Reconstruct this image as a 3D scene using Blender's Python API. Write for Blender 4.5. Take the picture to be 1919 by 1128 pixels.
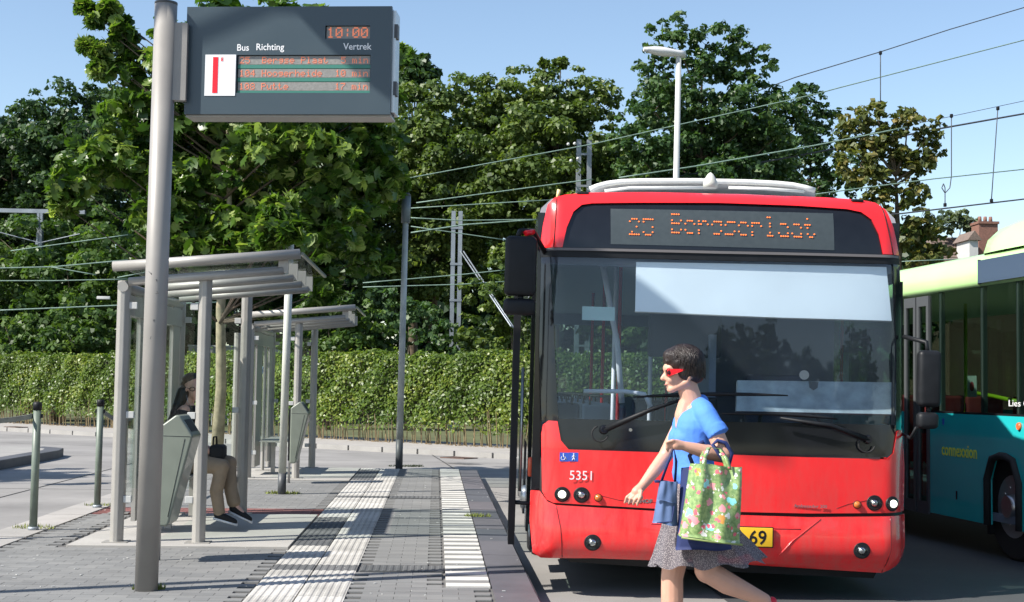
import bpy, bmesh, math, random
import numpy as np
from mathutils import Vector, Matrix
from mathutils.geometry import delaunay_2d_cdt
R = math.radians
S = bpy.context.scene
COL = S.collection
for o in list(bpy.data.objects): bpy.data.objects.remove(o)

# ------------------------------------------------------------------ camera
F = 2600.0; CAMZ = 1.33
PSI = math.atan(140/2600); TH = math.atan(160/2600); RL = 0.015
hd = Vector((math.sin(PSI), math.cos(PSI), 0)); r0 = Vector((math.cos(PSI), -math.sin(PSI), 0)); zz = Vector((0, 0, 1))
fw = hd*math.cos(TH)+zz*math.sin(TH); u0 = -hd*math.sin(TH)+zz*math.cos(TH)
cr = r0*math.cos(RL)+u0*math.sin(RL); cu = -r0*math.sin(RL)+u0*math.cos(RL)
cam = bpy.data.cameras.new('camera'); cam.sensor_width = 36; cam.lens = 36*F/1919
cam.clip_start = .1; cam.clip_end = 3000
co = bpy.data.objects.new('camera', cam); COL.objects.link(co); S.camera = co
m = Matrix.Identity(4)
for i in range(3):
    m[i][0] = cr[i]; m[i][1] = cu[i]; m[i][2] = -fw[i]
m[2][3] = CAMZ
co.matrix_world = m

# ------------------------------------------------------------------ light
SUN = Vector((-1.0, -0.42, 1.0)).normalized()       # towards the sun
elev = math.asin(SUN.z)
w = bpy.data.worlds.new('World'); S.world = w; w.use_nodes = True
nt = w.node_tree; nt.nodes.clear()
sky = nt.nodes.new('ShaderNodeTexSky'); sky.sky_type = 'NISHITA'; sky.sun_disc = False
sky.sun_elevation = elev; sky.sun_rotation = math.atan2(SUN.x, SUN.y)
sky.air_density = 1.0; sky.dust_density = 0.4; sky.ozone_density = 1.0; sky.altitude = 0
bg = nt.nodes.new('ShaderNodeBackground'); bg.inputs[1].default_value = 0.108
wo = nt.nodes.new('ShaderNodeOutputWorld')
nt.links.new(sky.outputs[0], bg.inputs[0]); nt.links.new(bg.outputs[0], wo.inputs[0])
sl = bpy.data.lights.new('sun', 'SUN'); sl.energy = 5.0; sl.angle = R(.53); sl.color = (1, .95, .87)
so = bpy.data.objects.new('sun', sl); COL.objects.link(so)
so.rotation_euler = SUN.to_track_quat('Z', 'Y').to_euler(); so.location = SUN*50
S.view_settings.view_transform = 'Standard'; S.view_settings.look = 'None'
S.view_settings.exposure = 0.8; S.view_settings.gamma = 1
S.view_settings.use_curve_mapping = False
S.cycles.max_bounces = 8; S.cycles.transparent_max_bounces = 24; S.cycles.transmission_bounces = 8
S.cycles.use_denoising = True

# ------------------------------------------------------------------ surveying helpers (metres out of measurements)
def ray(px, py): return fw+cr*((px-959.5)/F)+cu*((564-py)/F)
C0 = Vector((0, 0, CAMZ))
def at(px, py, Y):
    d = ray(px, py); return C0+d*(Y/d.y)
def gr(px, py, z=0.0):
    d = ray(px, py); return C0+d*((z-CAMZ)/d.z)

# ------------------------------------------------------------------ materials
MATS = {}
def nmat(name):
    m = bpy.data.materials.new(name); m.use_nodes = True; MATS[name] = m
    return m, m.node_tree, m.node_tree.nodes['Principled BSDF']
def mat(name, col, rough=.5, metal=0, noise=0, nscale=8, bump=0, bscale=60, coat=0, spec=None, emit=0, stretch=None):
    m, t, b = nmat(name)
    b.inputs['Base Color'].default_value = (*col, 1); b.inputs['Roughness'].default_value = rough
    b.inputs['Metallic'].default_value = metal; b.inputs['Coat Weight'].default_value = coat
    if spec is not None: b.inputs['Specular IOR Level'].default_value = spec
    if emit:
        b.inputs['Emission Color'].default_value = (*col, 1); b.inputs['Emission Strength'].default_value = emit
    tc = t.nodes.new('ShaderNodeTexCoord')
    src = tc.outputs['Object']
    if stretch:
        mp = t.nodes.new('ShaderNodeMapping'); mp.inputs['Scale'].default_value = stretch
        t.links.new(src, mp.inputs[0]); src = mp.outputs[0]
    if noise:
        n = t.nodes.new('ShaderNodeTexNoise'); n.inputs['Scale'].default_value = nscale; n.inputs['Detail'].default_value = 6
        t.links.new(src, n.inputs['Vector'])
        r = t.nodes.new('ShaderNodeMapRange'); r.inputs['From Min'].default_value = .3; r.inputs['From Max'].default_value = .7
        r.inputs['To Min'].default_value = 1-noise; r.inputs['To Max'].default_value = 1+noise
        t.links.new(n.outputs[0], r.inputs[0])
        v = t.nodes.new('ShaderNodeVectorMath'); v.operation = 'SCALE'; v.inputs[0].default_value = col
        t.links.new(r.outputs[0], v.inputs['Scale']); t.links.new(v.outputs[0], b.inputs['Base Color'])
        if rough > .15:
            r2 = t.nodes.new('ShaderNodeMapRange'); r2.inputs['To Min'].default_value = rough*.8; r2.inputs['To Max'].default_value = min(1, rough*1.2)
            t.links.new(n.outputs[0], r2.inputs[0]); t.links.new(r2.outputs[0], b.inputs['Roughness'])
    if bump:
        n = t.nodes.new('ShaderNodeTexNoise'); n.inputs['Scale'].default_value = bscale; n.inputs['Detail'].default_value = 4
        t.links.new(src, n.inputs['Vector'])
        bp = t.nodes.new('ShaderNodeBump'); bp.inputs['Strength'].default_value = bump; bp.inputs['Distance'].default_value = .01
        t.links.new(n.outputs[0], bp.inputs['Height']); t.links.new(bp.outputs[0], b.inputs['Normal'])
    return m
def rand_mat(name, c1, c2, rough, spread=.0, nscale=3, bump=.3, bscale=200, dirt=.25):
    """per-piece shade out of the 'tint' attribute, plus large soft soiling"""
    m, t, b = nmat(name)
    b.inputs['Roughness'].default_value = rough
    a = t.nodes.new('ShaderNodeAttribute'); a.attribute_name = 'tint'
    mx = t.nodes.new('ShaderNodeMix'); mx.data_type = 'RGBA'
    mx.inputs[6].default_value = (*c1, 1); mx.inputs[7].default_value = (*c2, 1)
    t.links.new(a.outputs['Fac'], mx.inputs[0])
    g = t.nodes.new('ShaderNodeNewGeometry')
    n = t.nodes.new('ShaderNodeTexNoise'); n.inputs['Scale'].default_value = nscale; n.inputs['Detail'].default_value = 8
    n.inputs['Roughness'].default_value = .65
    t.links.new(g.outputs['Position'], n.inputs['Vector'])
    r = t.nodes.new('ShaderNodeMapRange'); r.inputs['From Min'].default_value = .3; r.inputs['From Max'].default_value = .7
    r.inputs['To Min'].default_value = 1-dirt; r.inputs['To Max'].default_value = 1+dirt*.6
    t.links.new(n.outputs[0], r.inputs[0])
    v = t.nodes.new('ShaderNodeVectorMath'); v.operation = 'SCALE'
    t.links.new(mx.outputs[2], v.inputs[0]); t.links.new(r.outputs[0], v.inputs['Scale']); t.links.new(v.outputs[0], b.inputs['Base Color'])
    n2 = t.nodes.new('ShaderNodeTexNoise'); n2.inputs['Scale'].default_value = bscale
    t.links.new(g.outputs['Position'], n2.inputs['Vector'])
    bp = t.nodes.new('ShaderNodeBump'); bp.inputs['Strength'].default_value = bump; bp.inputs['Distance'].default_value = .004
    t.links.new(n2.outputs[0], bp.inputs['Height']); t.links.new(bp.outputs[0], b.inputs['Normal'])
    return m
def leaf_mat(name, dark, mid, light, trans=.35, rough=.45):
    m, t, b = nmat(name)
    a = t.nodes.new('ShaderNodeAttribute'); a.attribute_name = 'tint'
    cr_ = t.nodes.new('ShaderNodeValToRGB')
    e = cr_.color_ramp.elements; e[0].color = (*dark, 1); e[1].color = (*light, 1)
    k = cr_.color_ramp.elements.new(.55); k.color = (*mid, 1)
    t.links.new(a.outputs['Fac'], cr_.inputs[0])
    t.links.new(cr_.outputs[0], b.inputs['Base Color']); b.inputs['Roughness'].default_value = rough
    b.inputs['Specular IOR Level'].default_value = .4
    tr = t.nodes.new('ShaderNodeBsdfTranslucent')
    v = t.nodes.new('ShaderNodeVectorMath'); v.operation = 'MULTIPLY'; v.inputs[1].default_value = (1.3, 1.4, .5)
    t.links.new(cr_.outputs[0], v.inputs[0]); t.links.new(v.outputs[0], tr.inputs[0])
    mx = t.nodes.new('ShaderNodeMixShader'); mx.inputs[0].default_value = trans
    t.links.new(b.outputs[0], mx.inputs[1]); t.links.new(tr.outputs[0], mx.inputs[2])
    t.links.new(mx.outputs[0], t.nodes['Material Output'].inputs[0])
    return m
def glass_mat(name, tint, refl=1.0, rough=0.0, ior=1.5):
    m = bpy.data.materials.new(name); m.use_nodes = True; t = m.node_tree; t.nodes.clear()
    o = t.nodes.new('ShaderNodeOutputMaterial'); tr = t.nodes.new('ShaderNodeBsdfTransparent'); tr.inputs[0].default_value = (*tint, 1)
    gl = t.nodes.new('ShaderNodeBsdfGlossy'); gl.inputs['Roughness'].default_value = rough; gl.inputs[0].default_value = (refl, refl, refl, 1)
    fr = t.nodes.new('ShaderNodeFresnel'); fr.inputs[0].default_value = ior
    mx = t.nodes.new('ShaderNodeMixShader')
    ge = t.nodes.new('ShaderNodeNewGeometry'); mt = t.nodes.new('ShaderNodeMath'); mt.operation = 'SUBTRACT'; mt.inputs[0].default_value = 1; mt.use_clamp = True     # reflection on the outer face of each pane only
    mm = t.nodes.new('ShaderNodeMath'); mm.operation = 'MULTIPLY'; t.links.new(ge.outputs['Backfacing'], mt.inputs[1]); t.links.new(mt.outputs[0], mm.inputs[0]); t.links.new(fr.outputs[0], mm.inputs[1])
    t.links.new(mm.outputs[0], mx.inputs[0]); t.links.new(tr.outputs[0], mx.inputs[1]); t.links.new(gl.outputs[0], mx.inputs[2])
    t.links.new(mx.outputs[0], o.inputs[0]); MATS[name] = m
    return m

red = mat('bus_red_paint', (.84, .020, .024), .25, coat=.5, noise=.10, nscale=2.2, bump=.02, bscale=4)
def grime(m, top, col, amt):
    # road film thrown up by the wheels, patchy, settled on the lowest part of the bodywork
    t = m.node_tree; b = t.nodes['Principled BSDF']; src = b.inputs['Base Color'].links[0].from_socket
    tc = t.nodes.new('ShaderNodeTexCoord'); sx = t.nodes.new('ShaderNodeSeparateXYZ'); t.links.new(tc.outputs['Object'], sx.inputs[0])
    r = t.nodes.new('ShaderNodeMapRange'); r.inputs['From Min'].default_value = .25; r.inputs['From Max'].default_value = top; r.inputs['To Min'].default_value = amt; r.inputs['To Max'].default_value = .02
    t.links.new(sx.outputs[2], r.inputs[0]); mp = t.nodes.new('ShaderNodeMapping'); mp.inputs['Scale'].default_value = (9, 9, 2.2); t.links.new(tc.outputs['Object'], mp.inputs[0])
    n = t.nodes.new('ShaderNodeTexNoise'); n.inputs['Scale'].default_value = 1.6; n.inputs['Detail'].default_value = 9; n.inputs['Roughness'].default_value = .7; t.links.new(mp.outputs[0], n.inputs['Vector'])
    r2 = t.nodes.new('ShaderNodeMapRange'); r2.inputs['From Min'].default_value = .35; r2.inputs['From Max'].default_value = .75; t.links.new(n.outputs[0], r2.inputs[0])
    ml = t.nodes.new('ShaderNodeMath'); ml.operation = 'MULTIPLY'; t.links.new(r.outputs[0], ml.inputs[0]); t.links.new(r2.outputs[0], ml.inputs[1])
    mx = t.nodes.new('ShaderNodeMix'); mx.data_type = 'RGBA'; t.links.new(ml.outputs[0], mx.inputs[0]); t.links.new(src, mx.inputs[6]); mx.inputs[7].default_value = (*col, 1); t.links.new(mx.outputs[2], b.inputs['Base Color'])
grime(red, 1.3, (.22, .15, .12), .42)
blackp = mat('black_plastic', (.010, .011, .013), .5, spec=.25, noise=.2, nscale=14)
blackg = mat('black_gloss', (.010, .011, .014), .12, noise=.15, nscale=10)
rubber = mat('rubber', (.016, .016, .017), .8, noise=.2)
greym = mat('grey_coated_steel', (.34, .325, .30), .42, metal=.25, noise=.06, nscale=5, bump=.05, bscale=90)
polem = mat('grey_brown_pole_paint', (.265, .25, .232), .5, metal=.1, noise=.08, nscale=4)
whitem = mat('white_paint', (.50, .50, .48), .4, noise=.06, nscale=4)
creamm = mat('cream_pole_paint', (.52, .53, .47), .5, noise=.1, nscale=5)
darkm = mat('dark_grey_paint', (.06, .065, .07), .5, noise=.15)
steel = mat('brushed_steel', (.5, .5, .5), .35, metal=.9, noise=.1)
galv = mat('galvanised_steel', (.27, .30, .33), .5, metal=.4, noise=.15, nscale=3)
signm = mat('slate_sign_paint', (.040, .060, .074), .35, noise=.04, nscale=3)
binm = mat('olive_grey_bin', (.17, .19, .155), .4, noise=.08, nscale=6, coat=.2)
bollm = mat('green_bollard_paint', (.13, .16, .13), .45, noise=.18, nscale=9)
conc = mat('pale_concrete', (.44, .42, .39), .85, noise=.12, nscale=5, bump=.3)
skin = mat('skin', (.56, .31, .22), .5, noise=.06, nscale=12); skin.node_tree.nodes['Principled BSDF'].inputs['Subsurface Weight'].default_value = .08
skin.node_tree.nodes['Principled BSDF'].inputs['Subsurface Radius'].default_value = (.02, .008, .004)
hairm = mat('dark_hair', (.018, .010, .008), .35, noise=.5, nscale=30, bump=.8, bscale=60, stretch=(3, 3, .4))
hairb = mat('black_hair', (.008, .006, .006), .4, noise=.4, nscale=30, bump=.7, bscale=60)
shirtm = mat('blue_knit', (.075, .23, .70), .8, noise=.05, nscale=10, bump=.9, bscale=11)
blackcl = mat('black_cloth', (.010, .010, .011), .85, noise=.3, nscale=15)
khaki = mat('khaki_cloth', (.27, .20, .135), .85, noise=.12, nscale=10, bump=.9, bscale=16)
navy = mat('navy_cloth', (.012, .024, .11), .75, noise=.2, nscale=9)
bluebag = mat('blue_grey_leather', (.085, .135, .27), .5, noise=.1, nscale=9, bump=.1)
redpl = mat('red_plastic', (.75, .01, .02), .2)
redsh = mat('red_shoe_leather', (.55, .01, .025), .35)
lens = mat('dark_red_lens', (.05, .004, .006), .08)
amber = mat('amber_lens', (.5, .14, .03), .15)
lamp_on = mat('lit_headlamp', (1, .93, .80), .2, emit=.9)
chrome = mat('chrome', (.75, .75, .76), .12, metal=1)
clear = mat('lamp_glass', (.35, .35, .36), .06, coat=1)
fairm = mat('white_fairing', (.70, .70, .66), .45, noise=.06)
orange = mat('orange_led', (1, .19, .03), .5, emit=1.0)
orange2 = mat('orange_led_in_sun', (.70, .20, .10), .5, emit=.28)
yell = mat('plate_yellow', (.78, .46, .02), .4)
white = mat('white_print', (.72, .72, .73), .5)
bluep = mat('blue_sticker', (.03, .10, .48), .4)
blind = mat('white_sunblind', (.86, .88, .87), .7, noise=.03, nscale=4)
limem = mat('lime_bus_paint', (.50, .78, .33), .3, coat=.4, noise=.04, nscale=2)
tealm = mat('teal_bus_paint', (.022, .48, .50), .2, coat=.7, noise=.05, nscale=2)
yelt = mat('yellow_green_print', (.85, .90, .08), .4)
dkgl = mat('dark_side_glass', (.016, .020, .020), .03, spec=.8)
disp = mat('led_panel', (.050, .062, .066), .35, noise=.08, nscale=30)
bark = mat('bark', (.10, .075, .05), .9, noise=.35, nscale=6, bump=.8, bscale=20)
planeb = mat('plane_tree_bark', (.27, .235, .155), .8, noise=.35, nscale=7, bump=.4, bscale=20)
brick = mat('chimney_brick', (.20, .10, .075), .85, noise=.25, nscale=12, bump=.3)
rooft = mat('roof_tile', (.16, .12, .10), .85, noise=.25, nscale=8)
moss = mat('moss', (.20, .23, .05), .9, noise=.4, nscale=20, bump=.6)
intm = mat('interior_grey', (.16, .20, .26), .6, noise=.1)
seatm = mat('seat_fabric', (.03, .045, .10), .8, noise=.2)
poleint = mat('handrail_paint', (.62, .66, .72), .35)
glass = glass_mat('clear_glass', (.94, .975, .96), .45)
wsg = glass_mat('windscreen_glass', (.88, .92, .95), 1.0, ior=1.5)
_t = wsg.node_tree; _o = _t.nodes['Material Output']; _s = _o.inputs[0].links[0].from_socket     # thin dust film, coloured blue to stand in for sky haze on the glass
_d = _t.nodes.new('ShaderNodeBsdfDiffuse'); _d.inputs[0].default_value = (.50, .62, .78, 1); _x = _t.nodes.new('ShaderNodeMixShader')
_n = _t.nodes.new('ShaderNodeTexNoise'); _n.inputs['Scale'].default_value = 1.4; _n.inputs['Detail'].default_value = 5; _c = _t.nodes.new('ShaderNodeTexCoord')
_r = _t.nodes.new('ShaderNodeMapRange'); _r.inputs['From Min'].default_value = .3; _r.inputs['From Max'].default_value = .7; _r.inputs['To Min'].default_value = .007; _r.inputs['To Max'].default_value = .022
_t.links.new(_c.outputs['Object'], _n.inputs['Vector']); _t.links.new(_n.outputs[0], _r.inputs[0]); _t.links.new(_r.outputs[0], _x.inputs[0])
_t.links.new(_s, _x.inputs[1]); _t.links.new(_d.outputs[0], _x.inputs[2]); _t.links.new(_x.outputs[0], _o.inputs[0])
sideg = glass_mat('tinted_glass', (.52, .61, .57), 1.0, ior=1.5)
roofg = glass_mat('roof_glass', (.88, .91, .90), .5)
yellowp = mat('lime_handrail', (.55, .75, .03), .4)

# ------------------------------------------------------------------ object helpers
def tag(o, label=None, cat=None, group=None, kind=None):
    if label: o['label'] = label
    if cat: o['category'] = cat
    if group: o['group'] = group
    if kind: o['kind'] = kind
    return o
def thing(name, label, cat, loc=(0, 0, 0), rot=(0, 0, 0), group=None):
    o = bpy.data.objects.new(name, None); COL.objects.link(o); o.empty_display_size = .1
    o.location = loc; o.rotation_euler = rot
    return tag(o, label, cat, group)
def link(name, me, parent=None, loc=None):
    o = bpy.data.objects.new(name, me); COL.objects.link(o)
    if parent: o.parent = parent
    if loc is not None: o.location = loc
    return o
def copy_tree(o, parent=None):
    c = o.copy(); COL.objects.link(c)
    if parent: c.parent = parent
    for ch in list(o.children): copy_tree(ch, c)
    return c
def frame(d):
    d = Vector(d).normalized()
    a = Vector((0, 0, 1)) if abs(d.z) < .95 else Vector((1, 0, 0))
    x = d.cross(a).normalized(); y = d.cross(x).normalized()
    return x, y
class MB:
    def __init__(s): s.v = []; s.f = []; s.sm = []
    def add(s, vs, fs, smooth=False):
        b = len(s.v); s.v += [tuple(p) for p in vs]; s.f += [tuple(i+b for i in f) for f in fs]; s.sm += [smooth]*len(fs)
        return s
    def box(s, a, b, rz=0, piv=None):
        x0, y0, z0 = a; x1, y1, z1 = b
        vs = [(x0, y0, z0), (x1, y0, z0), (x1, y1, z0), (x0, y1, z0), (x0, y0, z1), (x1, y0, z1), (x1, y1, z1), (x0, y1, z1)]
        if rz:
            c, n = math.cos(rz), math.sin(rz); p = piv or ((x0+x1)/2, (y0+y1)/2)
            vs = [(p[0]+(x-p[0])*c-(y-p[1])*n, p[1]+(x-p[0])*n+(y-p[1])*c, z) for x, y, z in vs]
        return s.add(vs, [(0, 3, 2, 1), (4, 5, 6, 7), (0, 1, 5, 4), (1, 2, 6, 5), (2, 3, 7, 6), (3, 0, 4, 7)])
    def rbox(s, a, b, r=.02, seg=3):
        """box with rounded vertical and horizontal edges"""
        bm = bmesh.new(); bmesh.ops.create_cube(bm, size=1)
        for v in bm.verts:
            v.co = Vector([(a[i]+b[i])/2+v.co[i]*(b[i]-a[i]) for i in range(3)])
        r = min(r, min(b[i]-a[i] for i in range(3))*.49)
        bmesh.ops.bevel(bm, geom=list(bm.edges), offset=r, segments=seg, profile=.5, affect='EDGES')
        bm.verts.index_update()
        s.add([v.co for v in bm.verts], [[v.index for v in f.verts] for f in bm.faces], True); bm.free()
        return s
    def tube(s, pts, r, seg=10, cap=True, smooth=True):
        pts = [Vector(p) for p in pts]; n = len(pts)
        rs = r if isinstance(r, (list, tuple)) else [r]*n
        b = len(s.v); x, y = frame(pts[1]-pts[0])
        for i, p in enumerate(pts):
            d = (pts[min(i+1, n-1)]-pts[max(i-1, 0)]).normalized()
            x = (x-d*x.dot(d)).normalized(); y = d.cross(x)
            for k in range(seg):
                a = 2*math.pi*k/seg; s.v.append(tuple(p+(x*math.cos(a)+y*math.sin(a))*rs[i]))
        for i in range(n-1):
            for k in range(seg):
                k2 = (k+1) % seg
                s.f.append((b+i*seg+k, b+i*seg+k2, b+(i+1)*seg+k2, b+(i+1)*seg+k)); s.sm.append(smooth)
        if cap:
            s.f.append(tuple(b+k for k in range(seg))[::-1]); s.sm.append(False)
            s.f.append(tuple(b+(n-1)*seg+k for k in range(seg))); s.sm.append(False)
        return s
    def prism(s, poly, axis, a, b):
        """poly of 2D points extruded along axis ('x','y','z') from a to b"""
        def P(p, t):
            return {'x': (t, p[0], p[1]), 'y': (p[0], t, p[1]), 'z': (p[0], p[1], t)}[axis]
        n = len(poly); vs = [P(p, a) for p in poly]+[P(p, b) for p in poly]
        fs = [tuple(range(n))[::-1], tuple(range(n, 2*n))]+[(i, (i+1) % n, n+(i+1) % n, n+i) for i in range(n)]
        return s.add(vs, fs)
    def ell(s, c, r, seg=16, rings=10, rot=None):
        c = Vector(c); vs = []; fs = []
        for i in range(rings+1):
            t = math.pi*i/rings
            for k in range(seg):
                a = 2*math.pi*k/seg
                p = Vector((math.sin(t)*math.cos(a)*r[0], math.sin(t)*math.sin(a)*r[1], math.cos(t)*r[2]))
                if rot is not None: p = rot @ p
                vs.append(c+p)
        for i in range(rings):
            for k in range(seg):
                k2 = (k+1) % seg; fs.append((i*seg+k, (i+1)*seg+k, (i+1)*seg+k2, i*seg+k2))
        return s.add(vs, fs, True)
    def cap(s, p1, r1, p2, r2, seg=12):
        """round-ended tapering limb"""
        p1 = Vector(p1); p2 = Vector(p2); d = (p2-p1).normalized(); n = 4
        pts = []; rs = []
        for i in range(n+1):
            a = math.pi/2*(i/n); pts.append(p1-d*r1*math.cos(a)); rs.append(max(r1*math.sin(a), .0005))
        for i in range(n+1):
            a = math.pi/2*(1-i/n); pts.append(p2+d*r2*math.cos(a)); rs.append(max(r2*math.sin(a), .0005))
        return s.tube(pts, rs, seg)
    def loft(s, rings, close=True, smooth=True, cap=False):
        n = len(rings[0]); vs = [p for r in rings for p in r]; fs = []
        for i in range(len(rings)-1):
            for k in range(n if close else n-1):
                k2 = (k+1) % n; fs.append((i*n+k, i*n+k2, (i+1)*n+k2, (i+1)*n+k))
        s.add(vs, fs, smooth)
        if cap:
            b = len(s.v)-len(vs)
            s.f.append(tuple(b+k for k in range(n))[::-1]); s.sm.append(False)
            s.f.append(tuple(b+(len(rings)-1)*n+k for k in range(n))); s.sm.append(False)
        return s
    def mesh(s, name, m, tints=None):
        me = bpy.data.meshes.new(name); me.from_pydata(s.v, [], s.f); me.materials.append(m)
        me.polygons.foreach_set('use_smooth', s.sm); me.update()
        return me
    def build(s, name, m, parent=None, loc=None, label=None, bevel=0):
        o = link(name, s.mesh(name, m), parent, loc)
        if label: o['label'] = label
        if bevel:
            md = o.modifiers.new('bevel', 'BEVEL'); md.width = bevel; md.segments = 2; md.limit_method = 'ANGLE'
        return o
def recalc(o):
    bm = bmesh.new(); bm.from_mesh(o.data); bmesh.ops.recalc_face_normals(bm, faces=bm.faces); bm.to_mesh(o.data); bm.free()
def blob(mb, name, m, parent, voxel=.006, smooth=4, fac=.5, label=None):
    """limbs and volumes fused to one continuous skin"""
    o = mb.build(name, m, parent, label=label); recalc(o)
    r = o.modifiers.new('fuse', 'REMESH'); r.mode = 'VOXEL'; r.voxel_size = voxel; r.use_smooth_shade = True
    if smooth:
        k = o.modifiers.new('soften', 'SMOOTH'); k.iterations = smooth; k.factor = fac
    return o
def text(txt, size, m, parent, loc, rot, depth=.001, name='lettering', spacing=1.0, align='LEFT', bold=0, xs=1):
    c = bpy.data.curves.new(name, 'FONT'); c.body = txt; c.size = size; c.extrude = depth; c.space_character = spacing
    c.align_x = align; c.offset = bold; c.resolution_u = 3
    t = bpy.data.objects.new('tmp_text', c); COL.objects.link(t)
    dg = bpy.context.evaluated_depsgraph_get(); dg.update()
    me = bpy.data.meshes.new_from_object(t.evaluated_get(dg)); bpy.data.objects.remove(t)
    me.materials.clear(); me.materials.append(m)
    o = link(name, me, parent, loc); o.rotation_euler = rot; o.scale = (xs, 1, 1)
    return o
FONT = {
'0': '01110 10001 10011 10101 11001 10001 01110', '1': '00100 01100 00100 00100 00100 00100 01110',
'2': '01110 10001 00001 00010 00100 01000 11111', '4': '00010 00110 01010 10010 11111 00010 00010',
'5': '11111 10000 11110 00001 00001 10001 01110', '7': '11111 00001 00010 00100 01000 01000 01000',
'8': '01110 10001 10001 01110 10001 10001 01110', ':': '00000 00100 00100 00000 00100 00100 00000',
'B': '11110 10001 10001 11110 10001 10001 11110', 'H': '10001 10001 10001 11111 10001 10001 10001',
'P': '11110 10001 10001 11110 10000 10000 10000', 'e': '00000 00000 01110 10001 11111 10000 01110',
'r': '00000 00000 10110 11001 10000 10000 10000', 'g': '00000 00000 01111 10001 01111 00001 01110',
's': '00000 00000 01111 10000 01110 00001 11110', 'p': '00000 00000 11110 10001 11110 10000 10000',
'l': '01100 00100 00100 00100 00100 00100 01110', 'a': '00000 00000 01110 00001 01111 10001 01111',
't': '01000 01000 11100 01000 01000 01001 00110', 'u': '00000 00000 10001 10001 10001 10011 01101',
'i': '00100 00000 01100 00100 00100 00100 01110', 'j': '00010 00000 00110 00010 00010 10010 01100',
'b': '10000 10000 11110 10001 10001 10001 11110', 'n': '00000 00000 10110 11001 10001 10001 10001',
'm': '00000 00000 11010 10101 10101 10101 10101', 'M': '10001 11011 10101 10101 10001 10001 10001',
'k': '10000 10000 10010 10100 11000 10100 10010', 'o': '00000 00000 01110 10001 10001 10001 01110',
'h': '10000 10000 10110 11001 10001 10001 10001', 'd': '00001 00001 01101 10011 10001 10001 01111', ' ': '00000 '*7}
def dots(txt, x0, z0, pitch, y, rows=None, dsz=.75, pz=None, adv=6):
    """dot-matrix text in the x,z plane at depth y; z0 is the top row"""
    mb = MB(); pz = pz or pitch; x = x0
    for ch in txt:
        g = FONT.get(ch, FONT[' ']).split()
        for r_, row in enumerate(g):
            if rows and r_ not in rows: continue
            for c_, b in enumerate(row):
                if b == '1':
                    X = x+c_*pitch; Z = z0-r_*pz; h = pitch*dsz/2
                    mb.box((X-h, y-.002, Z-h), (X+h, y, Z+h))
        x += pitch*adv
    return mb
# ================================================================== SETTING
ROADZ = -0.15
def struct(name, mb, m, parent=None, **k):
    o = mb.build(name, m, parent); 
    if not parent: tag(o, kind='structure')
    return o
def tinted(mb, name, m, tint):
    me = mb.mesh(name, m)
    a = me.attributes.new('tint', 'FLOAT', 'POINT'); a.data.foreach_set('value', np.full(len(me.vertices), tint, dtype=np.float32))
    return me
groundm = rand_mat('dry_grass_and_soil', (.09, .10, .04), (.13, .12, .06), .95, nscale=.5, dirt=.4)
roadm = rand_mat('pale_concrete_road', (.255, .243, .232), (.255, .243, .232), .75, nscale=.5, dirt=.30, bump=.4, bscale=60)
walkm = rand_mat('grey_walk_paving', (.33, .31, .29), (.3, .3, .3), .85, nscale=1.5, dirt=.12)
pavm = rand_mat('grey_paver', (.165, .165, .162), (.205, .203, .196), .85, nscale=1.3, dirt=.16, bump=.15, bscale=120)
redpav = rand_mat('red_clinker', (.16, .06, .055), (.24, .10, .09), .85, nscale=2, dirt=.2)
jointm = rand_mat('joint_sand', (.12, .115, .11), (.14, .13, .12), .95, nscale=4, dirt=.3)
whtile = rand_mat('white_tactile_tile', (.40, .385, .355), (.50, .48, .445), .85, nscale=2.6, dirt=.30, bump=.3)
dktile = rand_mat('dark_tactile_tile', (.085, .088, .09), (.12, .12, .12), .8, nscale=3, dirt=.2)
kerbm = rand_mat('dark_kerb_concrete', (.085, .088, .10), (.125, .115, .125), .65, nscale=1.2, dirt=.25, bump=.3, bscale=90)
edgem = rand_mat('edge_slab', (.29, .28, .265), (.35, .33, .31), .85, nscale=2, dirt=.15)
slabm = rand_mat('shelter_slab', (.36, .345, .32), (.40, .38, .35), .8, nscale=1.5, dirt=.18)
mb = MB(); mb.add([(-600, -300, -.17), (600, -300, -.17), (600, 1200, -.17), (-600, 1200, -.17)], [(0, 1, 2, 3)])
struct('ground', mb, groundm)
H0 = Vector((-14.2, 45.0)); H1 = Vector((1.6, 31.0)); HD = (H1-H0).normalized(); HN = Vector((-HD.y, HD.x)).normalized()
if HN.y > 0: HN = -HN       # towards the road
HL = H0-HD*14; HR = H0+HD*29.6
mb = MB(); a = HL-HD*60; b = HR+HD*20
mb.add([(-70, -60, ROADZ), (70, -60, ROADZ), (70, b.y-30, ROADZ), (b.x, b.y, ROADZ), (a.x, a.y, ROADZ), (-70, a.y, ROADZ)], [(0, 1, 2, 3, 4, 5)])
road = struct('road', mb, roadm)
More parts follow.
